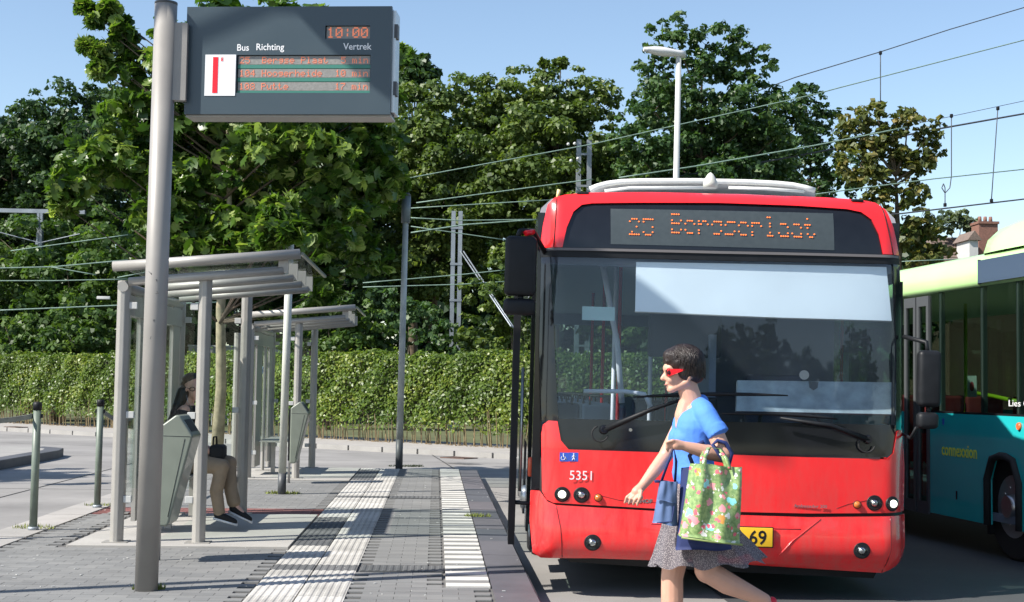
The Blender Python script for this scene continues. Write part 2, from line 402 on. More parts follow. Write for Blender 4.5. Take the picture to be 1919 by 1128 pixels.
# concrete joints of the road, recessed dark sealant strips
mb = MB()
for (p, q) in [((-5.4, 9), (-5.4, 29)), ((-6.9, 19.2), (-3.9, 19.2)), ((-6.9, 12.5), (-3.9, 12.5)), ((-20, 29.5), (12, 25.3)), ((-.2, 31.4), (.55, 22.5)), ((-12, 33.5), (8, 26.2))]:
    p = Vector(p); q = Vector(q); n = (q-p).normalized(); n = Vector((-n.y, n.x))*.012
    mb.add([(*(p-n), ROADZ+.004), (*(q-n), ROADZ+.004), (*(q+n), ROADZ+.004), (*(p+n), ROADZ+.004)], [(0, 1, 2, 3)])
mb.build('joint_sealant', rubber, road)
shadem = rand_mat('shade_dark_road', (.055, .057, .060), (.055, .057, .060), .8, nscale=.8, dirt=.25, bump=.5, bscale=90)
mb = MB(); mb.add([(1.75, -40, ROADZ+.004), (14, -40, ROADZ+.004), (14, 21.5, ROADZ+.004), (2.15, 24.6, ROADZ+.004)], [(0, 1, 2, 3)]); struct('shade_dark_lane', mb, shadem)  # sheet coloured dark to carry the deep shade beside the red bus
# pavement along the hedge, a real kerb step
mb = MB(); p0 = HL-HD*10+HN*2.6; p1 = HR+HN*1.9; q1 = HR-HN*1.5; q0 = HL-HD*10-HN*1.5
def slab(mb, P, z0, z1):
    n = len(P); mb.add([(p[0], p[1], z0) for p in P]+[(p[0], p[1], z1) for p in P], [tuple(range(n, 2*n))]+[(i, (i+1) % n, n+(i+1) % n, n+i) for i in range(n)])
slab(mb, [p0, p1, q1, q0], -.16, -.045)
pv = struct('pavement', mb, walkm)
mb = MB()
for i in range(52):
    a = p0+(p1-p0)*(i/52+.0005); b = p0+(p1-p0)*((i+1)/52-.0005); n = HN*.06
    slab(mb, [a, b, b+n, a+n], -.16, -.04)
tag(mb.build('kerb_row', edgem, pv), kind='stuff')
rustm = mat('rusty_iron', (.11, .07, .055), .8, noise=.3)
# storm drains at the foot of the hedge
for (x, y, k) in [(860, 853, 0), (30, 795, 1)]:
    g = gr(x, y+6, -.045); t = thing('storm_drain', ['rusty drain grate in the pavement below the hedge right of the lamp post', 'small drain grate at the foot of the hedge at far left'][k], 'drain', (g.x, g.y, -.043), (0, 0, math.atan2(HD.y, HD.x)))
    mb = MB(); mb.box((-.3, -.2, 0), (.3, -.15, .02)).box((-.3, .15, 0), (.3, .2, .02)).box((-.3, -.15, 0), (-.25, .15, .02)).box((.25, -.15, 0), (.3, .15, .02)); mb.build('grate_frame', rustm, t)
    for i in range(5): MB().box((-.2+i*.09, -.15, 0), (-.165+i*.09, .15, .015)).build('bar', rustm, t)
# second platform on the left, with a rounded nose
mb = MB(); P = [(-7.05, -10), (-7.05, 26.6), (-7.2, 27.5), (-7.7, 28.0), (-10.2, 28.0), (-10.9, 27.6), (-11.1, 26.8), (-11.1, -10)]
slab(mb, P, -.16, .0); far = struct('opposite_platform', mb, edgem)
mb = MB(); P2 = [(-7.05, -10), (-7.05, 26.6), (-7.2, 27.5), (-7.7, 28.0), (-7.85, 27.75), (-7.5, 27.3), (-7.35, 26.6), (-7.35, -10)]
slab(mb, P2, 0.0, .006); mb.build('kerb', kerbm, far)
mb = MB(); slab(mb, [(-7.048, -10), (-7.048, 26.6), (-7.196, 27.505), (-7.7, 28.004), (-7.71, 28.0), (-7.22, 27.49), (-7.07, 26.6), (-7.07, -10)], -.155, -.004); mb.build('kerb_face', kerbm, far)

# ------------------------------------------------------------------ the platform and its pavers
XL, XR = -3.80, .70; PE = 22.3; PS = -6
SHY = [11.38, 11.38+7.9]
mb = MB(); slab(mb, [(XL, PS), (XR-.02, PS), (XR-.02, PE), (XL, PE)], -.16, -.012)
plat = struct('platform', mb, jointm)
rnd = random.Random(4)
def variants(fn, name, m, n, lo=0, hi=1): return [tinted(fn(k), name, m, lo+(hi-lo)*k/max(1, n-1)) for k in range(n)]
def paver(k):
    h = .0004*rnd.random()
    return MB().add([(-.1015, -.0505, -.01), (.1015, -.0505, -.01), (.1015, .0505, -.01), (-.1015, .0505, -.01), (-.1005, -.0498, h), (.1005, -.0498, -h), (.1005, .0498, h), (-.1005, .0498, 0)],
                    [(4, 5, 6, 7), (0, 1, 5, 4), (1, 2, 6, 5), (2, 3, 7, 6), (3, 0, 4, 7)])
PV = variants(paver, 'paver', pavm, 9)
BL, BW = .2045, .1030
def blocked(x, y):
    if x < -3.42+.02 or -1.165-.06 < x < -.525+.06: return True
    if x > .085-.06: return y > 9.28 or x > .36
    for s in SHY:
        if -2.93-.08 < x < -1.15 and s-.03 < y < s+2.82: return True
        if x < -1.15 and s+2.82 <= y < s+3.52: return 'red'
    if -.5 < x < .09 and (10.0 < y < 10.36 or 16.4 < y < 16.76): return True
    return False
spots = []; reds = []
j = 0; y = PS+.06
while y < PE-.05:
    x = -3.41+(j % 2)*BL/2
    while x < .36:
        b = blocked(x+BL/2, y)
        if b == 'red': reds.append((x+BL/2, y))
        elif not b: spots.append((x+BL/2, y))
        x += BL
    y += BW; j += 1
vis = [p for p in spots if 8.75 < p[1]]
vis.sort(key=lambda p: p[1])
near = set(vis[:300])
for i, (x, y) in enumerate(sorted(near, key=lambda p: p[1])):
    link('paver', PV[rnd.randrange(9)], plat, (x, y, rnd.uniform(-.0008, .0008)))
def field(pts, name, m, rs=5, L=.1015, W=.0505):
    r_ = np.random.default_rng(rs); n = len(pts); P = np.array(pts); b = .001
    z = r_.uniform(-.0003, .0003, n); tl = r_.uniform(-.001, .001, n)
    V = np.zeros((n, 8, 3)); dx = np.array([-1, 1, 1, -1]); dy = np.array([-1, -1, 1, 1])
    for q in range(4):
        V[:, q, 0] = P[:, 0]+dx[q]*L; V[:, q, 1] = P[:, 1]+dy[q]*W; V[:, q, 2] = -.011
        V[:, q+4, 0] = P[:, 0]+dx[q]*(L-b); V[:, q+4, 1] = P[:, 1]+dy[q]*(W-b); V[:, q+4, 2] = z+tl*dx[q]*.1
    fs = np.array([(4, 5, 6, 7), (0, 1, 5, 4), (1, 2, 6, 5), (2, 3, 7, 6), (3, 0, 4, 7)])
    Fc = (np.arange(n)*8)[:, None, None]+fs[None]
    me = quads_mesh(name, V.reshape(-1, 3), Fc.reshape(-1, 4), m, np.repeat(r_.random(n), 8))
    return link(name, me, plat)
def quads_mesh(name, V, Q, m, tint=None, smooth=False, k=4):
    me = bpy.data.meshes.new(name); me.vertices.add(len(V)); me.vertices.foreach_set('co', V.astype(np.float32).ravel())
    me.loops.add(Q.size); me.loops.foreach_set('vertex_index', Q.astype(np.int32).ravel())
    me.polygons.add(len(Q)); me.polygons.foreach_set('loop_start', (np.arange(len(Q))*k).astype(np.int32))
    me.polygons.foreach_set('use_smooth', np.full(len(Q), smooth, dtype=bool))
    me.update(calc_edges=True); me.materials.append(m)
    if tint is not None:
        a = me.attributes.new('tint', 'FLOAT', 'POINT'); a.data.foreach_set('value', tint.astype(np.float32))
    return me
tag(field([p for p in spots if p not in near], 'paver_field', pavm), kind='stuff')
tag(field(reds, 'red_clinker_field', redpav, 7), kind='stuff')
# edge slabs along the left lane
def eslab(k): return MB().box((-.185, -.4925, -.165), (.185, .4925, .004))
ES = variants(eslab, 'edge_slab', edgem, 5)
y = PS+.5
while y < PE:
    link('edge_slab', ES[rnd.randrange(5)], plat, (-3.612, y, rnd.uniform(-.002, .002))); y += 1.0
# kerb stones beside the bus
KP = [(-.152, -.155), (.152, -.16), (.138, -.02), (.118, .003), (-.152, .006)]
def kst(k): return MB().prism(KP, 'y', -.496, .496)
KS = variants(kst, 'kerb_stone', kerbm, 6)
y = PS+.5
while y < PE:
    link('kerb_stone', KS[rnd.randrange(6)], plat, (.548, y, rnd.uniform(-.003, .002))); y += 1.0
# ribbed tactile tiles
def ttile(k):
    mb = MB(); h = .149; mb.box((-h, -h, -.01), (h, h, .002))
    for i in range(6):
        x = -.125+i*.05; mb.add([(x-.017, -h, .002), (x+.017, -h, .002), (x+.009, -h, .006), (x-.009, -h, .006), (x-.017, h, .002), (x+.017, h, .002), (x+.009, h, .006), (x-.009, h, .006)], [(0, 1, 2, 3), (0, 4, 5, 1), (1, 5, 6, 2), (2, 6, 7, 3), (3, 7, 4, 0), (5, 4, 7, 6)])
    return mb
TW = variants(ttile, 'tactile_tile', whtile, 6); TD = variants(ttile, 'dark_tactile_tile', dktile, 3)
y = PS+.15
while y < PE-.1:
    for c, x in enumerate((-1.0, -.692)):
        dark = any(abs(y-q) < .155 for q in (10.15, 16.6))
        if c == 0 and any(s+.02 < y < s+2.62 for s in SHY): dark = True
        if dark: link('dark_tactile_tile', TD[rnd.randrange(3)], plat, (x, y, rnd.uniform(-.001, .001)))
        else: link('tactile_tile', TW[rnd.randrange(6)], plat, (x, y, rnd.uniform(-.001, .0015)))
    y += .3025
# guide tiles running across
for q in (10.18, 16.58):
    for i in range(2):
        o = link('dark_tactile_tile', TD[i], plat, (-.37+i*.3, q, 0)); o.rotation_euler.z = 0
# ladder marking: grey tile with a white half
def wbar(k): return MB().box((-.147, -.0745, -.01), (.147, .0745, .005))
def gbar(k): return MB().box((-.147, -.0745, -.01), (.147, .0745, .001))
whbar = rand_mat('white_marker_paint', (.50, .485, .45), (.60, .58, .54), .8, nscale=3, dirt=.2)
WB = variants(wbar, 'white_marker_tile', whbar, 5); GB = variants(gbar, 'grey_marker_tile', pavm, 3, .1, .9)
y = 9.36
while y < PE-.1:
    link('white_marker_tile', WB[rnd.randrange(5)], plat, (.238, y, rnd.uniform(-.001, .001)))
    link('grey_marker_tile', GB[rnd.randrange(3)], plat, (.238, y+.151, 0)); y += .302
for s in SHY:
    MB().box((-2.93, s, -.015), (-1.165, s+2.8, .012)).build('shelter_slab', slabm, plat, bevel=.004)
# debris
dl = MB()
for i in range(260):
    x = rnd.uniform(-3.7, .66); y = rnd.uniform(8.8, 20)**1.0; s_ = rnd.uniform(.003, .011); a = rnd.random()*3
    dl.box((x-s_, y-s_*.6, .004), (x+s_, y+s_*.6, .007), a)
tag(dl.build('litter_specks', whitem), kind='stuff', label='tiny pale flecks of litter lying on the platform pavers')
def tuft(cx, cy, n, rad, z=.0):
    mb = MB()
    for i in range(n):
        a = rnd.random()*6.28; r_ = rad*math.sqrt(rnd.random()); x = cx+r_*math.cos(a); y = cy+r_*math.sin(a)*.6; h = rnd.uniform(.01, .045); b = rnd.random()*6.28
        mb.add([(x, y, z), (x+.012*math.cos(b), y+.012*math.sin(b), z), (x+.02*math.cos(b+1), y+.02*math.sin(b+1), z+h)], [(0, 1, 2)])
    return mb
for (px, py, n, rd) in [(278, 1104, 260, .10), (530, 925, 260, .22), (895, 968, 200, .14), (62, 990, 160, .2), (185, 948, 100, .14), (760, 874, 260, .3)]:
    g = gr(px, py, 0); tag(tuft(g.x, g.y, n, rd).build('moss', moss), kind='stuff')

# ================================================================== VEGETATION
def leaves(name, C, N, Sz, m, tint, parent, rs, shape='quad', loc=None):
    """C centres, N normals, one small folded leaf (or leaf clump) at each"""
    g = np.random.default_rng(rs); n = len(C)
    N = N/np.linalg.norm(N, axis=1, keepdims=True)
    a = g.normal(size=(n, 3)); U = np.cross(N, a); U /= np.linalg.norm(U, axis=1, keepdims=True); W_ = np.cross(N, U)
    if shape == 'quad':
        sh = np.array([(-.5, -.28, .0), (.0, -.5, .10), (.5, -.1, .0), (.12, .5, .12)])
        Fc = [(0, 1, 2, 3)]; k = 4
    elif shape == 'ell':
        sh = np.array([(-.6, 0, 0), (-.15, -.3, .09), (.5, -.05, 0), (-.1, .32, .09)]); Fc = [(0, 1, 2, 3)]; k = 4
    else:   # plane tree: five-lobed
        sh = np.array([(0, -.42, .0), (.32, -.30, .07), (.50, .0, -.02), (.24, .06, .03), (.34, .38, .03), (.08, .2, .02), (0, .62, -.04), (-.08, .2, .02), (-.34, .38, .03), (-.24, .06, .03), (-.50, .0, -.02), (-.32, -.30, .07), (0, 0, -.03)])
        Fc = [(0, 1, 2, 12), (2, 3, 4, 12), (4, 5, 6, 12), (6, 7, 8, 12), (8, 9, 10, 12), (10, 11, 0, 12)]; k = 4
    asp = g.uniform(.75, 1.2, n)
    V = (C[:, None, :]+Sz[:, None, None]*(sh[None, :, 0:1]*U[:, None, :]+sh[None, :, 1:2]*W_[:, None, :]*asp[:, None, None]+sh[None, :, 2:3]*N[:, None, :]))
    Q = (np.arange(n)*len(sh))[:, None, None]+np.array(Fc)[None]
    me = quads_mesh(name, V.reshape(-1, 3), Q.reshape(-1, k), m, np.repeat(tint, len(sh)), True)
    return link(name, me, parent, loc)
def crown_points(lobes, dens, leaf, rs, fill=.35, clump=.3, rough=.25):
    """lobes: (centre, radius). Each lobe is broken up into leaf clumps near its skin, each clump into leaves."""
    g = np.random.default_rng(rs); Cs = []; Ns = []; Ts = []
    for (c, r) in lobes:
        nc = max(10, int(4.2*(1/clump)**2*.9)); c = np.array(c)
        d = g.normal(size=(nc, 3)); d /= np.linalg.norm(d, axis=1, keepdims=True)
        rad = r*np.where(g.random(nc) < fill, g.random(nc)**.4*.8, g.uniform(.78, 1.0+rough, nc))
        cc = c+d*rad[:, None]*np.array([1, 1, .92]); rc = r*clump*g.uniform(.5, 1.15, nc)
        nl = np.maximum(6, (dens*rc**2*4*math.pi/leaf**2*1.5).astype(int))
        tot = nl.sum(); idx = np.repeat(np.arange(nc), nl)
        e = g.normal(size=(tot, 3)); e /= np.linalg.norm(e, axis=1, keepdims=True); e[:, 2] = np.where(e[:, 2] < -.35, -e[:, 2], e[:, 2])
        P = cc[idx]+e*(rc[idx]*g.random(tot)**.45)[:, None]*np.array([1.1, 1.1, .8])
        Cs.append(P); Ns.append(e+g.normal(size=(tot, 3))*.55+np.array([0, 0, .35]))
        ct = g.normal(.5, .16, nc); Ts.append(np.clip(ct[idx]+g.normal(0, .16, tot), 0, 1))
    return np.concatenate(Cs), np.concatenate(Ns), np.concatenate(Ts)
LM = {
 'dark': leaf_mat('leaf_dark', (.017, .040, .015), (.040, .084, .027), (.085, .145, .05), .33),
 'mid': leaf_mat('leaf_mid', (.028, .065, .014), (.066, .125, .026), (.14, .21, .06), .38),
 'olive': leaf_mat('leaf_olive', (.042, .075, .018), (.098, .150, .036), (.20, .25, .08), .38),
 'deep': leaf_mat('leaf_deep', (.022, .055, .018), (.054, .112, .036), (.15, .22, .095), .38),
 'chest': leaf_mat('leaf_chestnut', (.05, .075, .02), (.12, .14, .04), (.28, .22, .08), .35),
 'grey': leaf_mat('leaf_grey', (.08, .11, .07), (.13, .17, .10), (.2, .24, .14), .3),
 'plane': leaf_mat('leaf_plane', (.028, .070, .013), (.075, .145, .022), (.32, .40, .12), .42, .35),
 'hedge': leaf_mat('leaf_hedge', (.05, .095, .014), (.125, .190, .026), (.30, .33, .065), .38, .4)}
def tree(name, label, D, lobes, lm, leaf=.2, dens=1.0, rs=1, group=None, zb=-.17, trunk=.22, tilt=0, fill=.35, clump=.3, rough=.25, depth=1.0, shape='quad', bm_=None, base=None):
    L = []; g = random.Random(rs)
    for lo_ in lobes:
        px, py, r = lo_[:3]; DD = lo_[3] if len(lo_) > 3 else D
        p = at(px, py, DD); rr = r/F*DD; L.append(((p.x, p.y+g.uniform(-.5, .5)*rr*depth*1.5, p.z), rr))
        if r > 60:   # body behind and beside, so that the crown has depth
            L.append(((p.x+g.uniform(-.4, .4)*rr, p.y+rr*g.uniform(.9, 1.5)*depth, p.z-g.uniform(0, .3)*rr), rr*.95))
    mx = sum(l[0][0]*l[1] for l in L)/sum(l[1] for l in L); my = sum(l[0][1]*l[1] for l in L)/sum(l[1] for l in L)
    if base: mx, my = base
    root = thing(name, label, 'tree', (mx, my, zb), group=group)
    off = np.array([mx, my, zb])
    C, N, T = crown_points([(np.array(c)-off, r) for c, r in L], dens, leaf, rs, fill, clump, rough)
    g2 = np.random.default_rng(rs+9); Sz = leaf*g2.uniform(.65, 1.35, len(C))
    leaves('crown', C, N, Sz, lm, T, root, rs, shape)
    mb = MB(); top = max(c[2] for c, r in L)-zb; low = min(c[2]-r*.3 for c, r in L)-zb
    fk = max(1.2, min(top*.35, low+1))
    mb.tube([(0, 0, -.1), (.05, 0, fk*.5), (0, .05, fk), (.1, 0, (fk+top*.8)/2), (0, 0, top*.85)], [trunk*1.25, trunk, trunk*.85, trunk*.5, trunk*.12], 9)
    mb.build('trunk', bm_ or bark, root)
    lb = MB()
    for c, r in L:
        q = Vector(c)-Vector((mx, my, zb)); s_ = Vector((0, 0, min(max(fk*.9, q.z-math.hypot(q.x, q.y)*.75), top*.82)))
        mdl = s_.lerp(q, .5)+Vector((g.uniform(-.2, .2), g.uniform(-.2, .2), g.uniform(-.3, .1)))*r
        lb.tube([s_, mdl, q, q+Vector((g.uniform(-.6, .6), 0, .5))*r], [trunk*.26, trunk*.16, trunk*.07, .005], 6)
    lb.build('limbs', bark, root)
    return root
GB_ = 'tall trees behind the railway'
tree('tall_tree', 'dark green tree with a rounded top at the far left behind the plane tree', 58, [(20, 300, 95), (105, 245, 75), (165, 200, 55), (-60, 300, 90), (60, 400, 120), (-40, 430, 120), (170, 330, 95), (200, 260, 50)], LM['dark'], .19, .62, 11, GB_)
tree('tall_tree', 'mid green tree under the dark one, above the hedge at far left', 50, [(60, 500, 100), (150, 560, 90), (-10, 560, 100), (240, 500, 90), (90, 610, 70)], LM['mid'], .18, .62, 12, GB_)
tree('tall_tree', 'dark tree mass behind the plane tree, under the information sign', 54, [(300, 330, 100), (400, 300, 110), (520, 330, 110), (630, 380, 90), (400, 470, 110), (540, 500, 110), (300, 500, 80), (650, 560, 70)], LM['dark'], .19, .62, 13, GB_)
tree('tall_tree', 'pale olive tree with a flat top just right of the information sign', 56, [(770, 235, 72), (850, 215, 62), (920, 215, 55), (740, 320, 80), (840, 330, 105), (790, 440, 110), (900, 430, 90), (760, 520, 70)], LM['olive'], .18, .66, 14, GB_)
tree('tall_tree', 'yellowish green tree with two small upright tufts, left of the street light', 54, [(980, 190, 66), (1060, 185, 66), (1120, 200, 52), (1020, 118, 9), (1051, 120, 11), (960, 300, 90), (1070, 310, 100), (1000, 430, 110), (1120, 330, 70), (1100, 440, 90)], LM['olive'], .18, .66, 15, GB_)
tree('tall_tree', 'tallest tree, dark green with a ragged top, behind the street light', 50, [(1262, 68, 42), (1225, 120, 34), (1330, 95, 56), (1400, 125, 42), (1225, 210, 56), (1320, 190, 85), (1420, 210, 68), (1190, 290, 50), (1280, 300, 90), (1390, 320, 90), (1470, 245, 50), (1330, 400, 90), (1210, 400, 70)], LM['deep'], .175, .66, 16, GB_, fill=.25, clump=.27)
tree('tall_tree', 'dark narrow tree filling the gap between the tallest tree and the brownish chestnut', 56, [(1510, 200, 40), (1545, 250, 48), (1500, 310, 60), (1570, 330, 48), (1540, 400, 50), (1480, 400, 60)], LM['dark'], .175, .66, 17, GB_, fill=.25)
tree('chestnut_tree', 'thin brownish chestnut tree with sky showing through, above the right end of the red bus', 44, [(1600, 235, 26), (1645, 222, 28), (1700, 232, 30), (1745, 250, 24), (1640, 275, 30), (1690, 300, 30), (1730, 310, 24), (1650, 335, 36), (1610, 310, 34), (1715, 365, 28), (1665, 390, 30), (1725, 430, 34), (1752, 470, 24), (1590, 275, 26), (1745, 290, 22), (1670, 265, 26), (1700, 450, 30), (1720, 500, 30), (1630, 400, 30)], LM['chest'], .19, .85, 18, fill=.3, clump=.34, rough=.4, depth=.5)
tree('distant_tree', 'small pale tree in the distance left of the chimney', 95, [(1775, 418, 20), (1805, 412, 18), (1822, 425, 14)], LM['grey'], .35, .8, 19)
tree('distant_tree', 'small dark treetop showing right beside the information sign', 62, [(770, 130, 22), (790, 118, 18), (805, 138, 18), (762, 155, 24), (785, 160, 40)], LM['dark'], .26, 1.0, 20)
GS = 'shrubs behind the hedge'
for i, (D, lb, lm, txt) in enumerate([(47, [(20, 640, 55), (90, 650, 45), (160, 625, 60), (215, 655, 40)], 'mid', 'leafy shrub above the hedge between the far left edge and the first shelter'),
     (46, [(560, 620, 50), (620, 600, 60), (680, 625, 50)], 'mid', 'leafy shrub above the hedge behind the second shelter roof'),
     (46, [(760, 600, 55), (820, 640, 40), (700, 650, 30)], 'deep', 'dark shrub above the hedge beside the tall lamp post'),
     (45, [(930, 570, 60), (960, 640, 40), (890, 640, 30), (1010, 560, 60)], 'olive', 'shrub above the hedge just left of the red bus mirror'),
     (45, [(1150, 600, 60), (1260, 610, 55), (1360, 600, 60), (1480, 600, 60), (1600, 600, 60), (1700, 580, 50)], 'olive', 'long shrub mass behind the red bus')]):
    tree('shrub', txt, D, lb, LM[lm], .16, .7, 40+i, GS, trunk=.08)
# woodland far behind, closing the view between the trunks
g = np.random.default_rng(77); Cw = []
for x in range(-700, 1720, 70):
    top = 300 if x < 1500 else 480
    for y in range(top, 690, 75):
        p = at(x+g.uniform(-25, 25), y+g.uniform(-15, 15), 80); Cw.append(((p.x, p.y+g.uniform(0, 4), p.z), 1.9))
C, N, T = crown_points(Cw, .9, .55, 78, .2, .45, .3)
wd = leaves('woodland', C, N, np.full(len(C), .6)*g.uniform(.7, 1.3, len(C)), LM['dark'], T*.6, None, 79)
tag(wd, 'dark woodland closing the view behind the tall trees', kind='stuff')

# young plane tree on the platform, big lobed leaves
pt = tree('plane_tree', 'young plane tree with big lobed leaves and a pale trunk behind the first shelter', 21.6,
     [(455, 70, 95), (340, 110, 80), (560, 90, 85), (202, 18, 15), (180, 40, 11), (228, 52, 19), (160, 14, 9), (165, 88, 12), (188, 100, 12), (225, 95, 36), (250, 190, 66), (190, 130, 20), (200, 300, 66), (140, 345, 42), (320, 290, 100), (440, 270, 110), (570, 260, 105), (665, 310, 70), (725, 335, 36), (700, 240, 46), (745, 110, 24), (725, 190, 26), (300, 400, 62), (420, 410, 90), (540, 410, 90), (640, 430, 60), (690, 480, 36), (590, 510, 36), (480, 500, 40), (120, 385, 28), (595, 580, 15), (350, 450, 46), (440, 465, 60), (610, 545, 22), (520, 465, 60), (512, 418, 26, 16.6), (540, 436, 22, 16.6), (525, 395, 22, 16.7), (498, 448, 18, 16.7)],
     LM["plane"], .20, .8, 21, trunk=.085, fill=.55, clump=.34, rough=.3, depth=.8, shape='lobed', bm_=planeb, base=(-3.35, 21.6), zb=0)
for (x, y, s_, r_) in [(-12.3, 19.0, .85, 1.3), (-9.6, 11.6, .62, 2.6)]:
    c = copy_tree(pt); c.location = (x, y, 0); c.scale = (s_,)*3; c.rotation_euler.z = r_
    c['label'] = 'plane tree standing left of the view, beside the opposite platform' if x < -11 else 'smaller plane tree left of the view, nearer than its neighbour'

# hedge
hr = thing('hedge', 'long clipped beech hedge, yellow green with bare stems at its foot', 'hedge', (HL.x, HL.y, -.05), (0, 0, math.atan2(HD.y, HD.x)))
Lh = (HR-HL).length; g = np.random.default_rng(5); n = 95000
X = g.random(n)*Lh; zt = 2.11+.05*np.sin(X*1.3)+.05*np.sin(X*3.7+1)+.04*np.sin(X*9)+.03*np.sin(X*23)+np.where(g.random(n) < .012, g.random(n)*.22, 0)
face = g.random(n) < .72
Zr = .28+(zt-.28)*g.random(n)**.85; Y = np.where(face, .0+np.abs(g.normal(0, .10, n)), g.random(n)*1.0); Z = np.where(face, Zr, zt-np.abs(g.normal(0, .07, n)))
Y = Y-.07*np.sin(X*2.1+Z*3)*.8-.05*np.sin(X*5.3-Z*4.1)
keep = (Z > .5) | (g.random(n) < (Z-.1)*1.8)
C = np.stack([X, Y, Z], 1)[keep]; nk = len(C)
N = np.where(face[keep][:, None], np.array([0, -1, .5]), np.array([0, -.2, 1.]))+g.normal(size=(nk, 3))*.5
T = np.clip(.42+.22*np.sin(C[:, 0]*1.7+2*np.sin(C[:, 2]*2.4))*np.sin(C[:, 2]*3+C[:, 0]*.6)+g.normal(0, .2, nk), 0, 1)
leaves('foliage', C, N, .085*g.uniform(.7, 1.35, nk), LM['hedge'], T, hr, 6, 'ell')
mb = MB(); rr = random.Random(8); stem_m = mat('hedge_stems', (.20, .15, .08), .9, noise=.3)
for i in range(620):
    x = i/620*Lh+rr.uniform(-.02, .02); y = rr.uniform(.05, .55); h = rr.uniform(.5, .9)
    mb.tube([(x, y, 0), (x+rr.uniform(-.08, .08), y-.05, h)], [.014, .008], 5, cap=False)
tag(mb.build('stem_row', stem_m, hr), kind='stuff')
mb = MB(); rr = random.Random(9)
for i in range(900):   # dry leaf litter at the foot
    x = rr.random()*Lh; y = rr.uniform(-.12, .5); a = rr.random()*3; s_ = rr.uniform(.02, .05)
    mb.box((x-s_, y-s_*.5, .0), (x+s_, y+s_*.5, .012), a)
tag(mb.build('dry_leaf_litter', mat('dry_leaves', (.20, .13, .06), .9, noise=.3), hr), kind='stuff')
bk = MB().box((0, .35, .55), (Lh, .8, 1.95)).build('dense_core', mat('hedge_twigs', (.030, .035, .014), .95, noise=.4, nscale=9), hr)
# ================================================================== STREET FURNITURE
# ---- information sign on its pole
g0 = gr(274, 1106, 0); PD = g0.y; PX = g0.x
pole = thing('information_pole', 'thick grey pole in the left foreground that carries the departure sign', 'pole', (PX, PD, 0))
MB().tube([(0, 0, -.05), (.012, 0, 3.79)], .0725, 40).build('pole_shaft', polem, pole)
MB().tube([(.012, 0, 3.785), (.012, 0, 3.80)], .0735, 32).build('pole_cap', darkm, pole)
mb = MB()
rr = random.Random(3)
for (dz, a) in [(2.02, -.3), (1.98, .1), (1.72, .0), (1.60, -.25), (1.90, .25)]:
    c0 = Vector((.006+.0735*math.sin(a), -.0735*math.cos(a), dz)); mb.tube([c0+Vector((rr.uniform(-.012, .012)*k*.5, 0, rr.uniform(-.006, .006)*k)) for k in range(4)], .0016, 4)
mb.build('scuff_mark', darkm, pole)['kind'] = 'stuff'
SD = PD-.06     # front plane of the sign
def sp(px, py, d=0): return at(px, py, SD+d)
tl = sp(345, 11); br = sp(733, 217); x0, x1 = tl.x, br.x; z1, z0 = sp(540, 12).z, sp(540, 214).z
sg = thing('departure_sign', 'slate grey electronic bus departure sign hung beside the thick pole', 'sign', ((x0+x1)/2, SD, z0))
ox, oz = (x0+x1)/2, z0
def L(px, py, d=0):
    p = sp(px, py); return (p.x-ox, d, p.z-oz)
W2 = (x1-x0)/2; Hh = z1-z0
wl, wr = L(442, 100), L(695, 178); cl, cr_ = L(611, 50), L(695, 77)
# casing with real openings: strips around the windows
mb = MB()
zs = [0, wr[2], wl[2], cr_[2], cl[2], Hh]
mb.box((-W2, 0, 0), (W2, .03, zs[1])).box((-W2, 0, zs[2]), (W2, .03, zs[3])).box((-W2, 0, zs[4]), (W2, .03, Hh))
mb.box((-W2, 0, zs[1]), (wl[0], .03, zs[2])).box((wr[0], 0, zs[1]), (W2, .03, zs[2]))
mb.box((-W2, 0, zs[3]), (cl[0], .03, zs[4])).box((cr_[0], 0, zs[3]), (W2, .03, zs[4]))
mb.build('front_plate', signm, sg)
MB().box((-W2+.003, .031, .004), (W2-.003, .20, Hh-.004)).build('casing', signm, sg)
MB().box((-W2+.002, .03, -.012), (W2+.002, .21, .0)).build('bottom_rail', greym, sg)
MB().box((W2-.001, .035, .02), (W2+.022, .20, Hh-.02)).build('side_door', steel, sg)
for z in (.25, .78): MB().box((W2+.012, .03, Hh*z-.045), (W2+.035, .10, Hh*z+.045)).build('hinge', darkm, sg)
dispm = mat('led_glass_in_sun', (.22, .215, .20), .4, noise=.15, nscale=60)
greenst = mat('green_divider', (.03, .17, .13), .5)
lw = wr[0]-wl[0]; lh = wl[2]-wr[2]
MB().box((wl[0], .024, wr[2]), (wr[0], .030, wl[2])).build('display_back', blackp, sg)
rows = ['25  Bergse Plaat', '104 Hoogerheide', '108 Putte']; mins = ['5 min', '10 min', '17 min']
for i in range(3):
    zt = wl[2]-.004-i*lh*.345; zb = zt-lh*.225
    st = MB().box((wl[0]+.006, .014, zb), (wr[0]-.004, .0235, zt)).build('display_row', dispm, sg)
    MB().box((wl[0]+.004, .012, zb-lh*.105), (wr[0]-.002, .022, zb-.002)).build('divider', greenst, sg)
    pit = lh*.225/9.0
    dots(rows[i], wl[0]+.018, zt-pit*1.4, pit*.98, .0138, pz=pit).build('led_text', orange2, st)['kind'] = 'stuff'
    t_ = mins[i]; dots(t_, wr[0]-.008-len(t_)*pit*6*.98, zt-pit*1.4, pit*.98, .0138, pz=pit).build('led_text', orange2, st)['kind'] = 'stuff'
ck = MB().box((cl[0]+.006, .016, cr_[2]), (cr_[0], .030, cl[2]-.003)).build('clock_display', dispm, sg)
pit = (cl[2]-cr_[2])/8.6; dots('10:00', cl[0]+.014, cl[2]-pit*1.2, (cr_[0]-cl[0]-.02)/29.5, .0158, pz=pit, dsz=1.0).build('led_text', orange2, ck)['kind'] = 'stuff'
a, b = L(381, 98), L(438, 177)
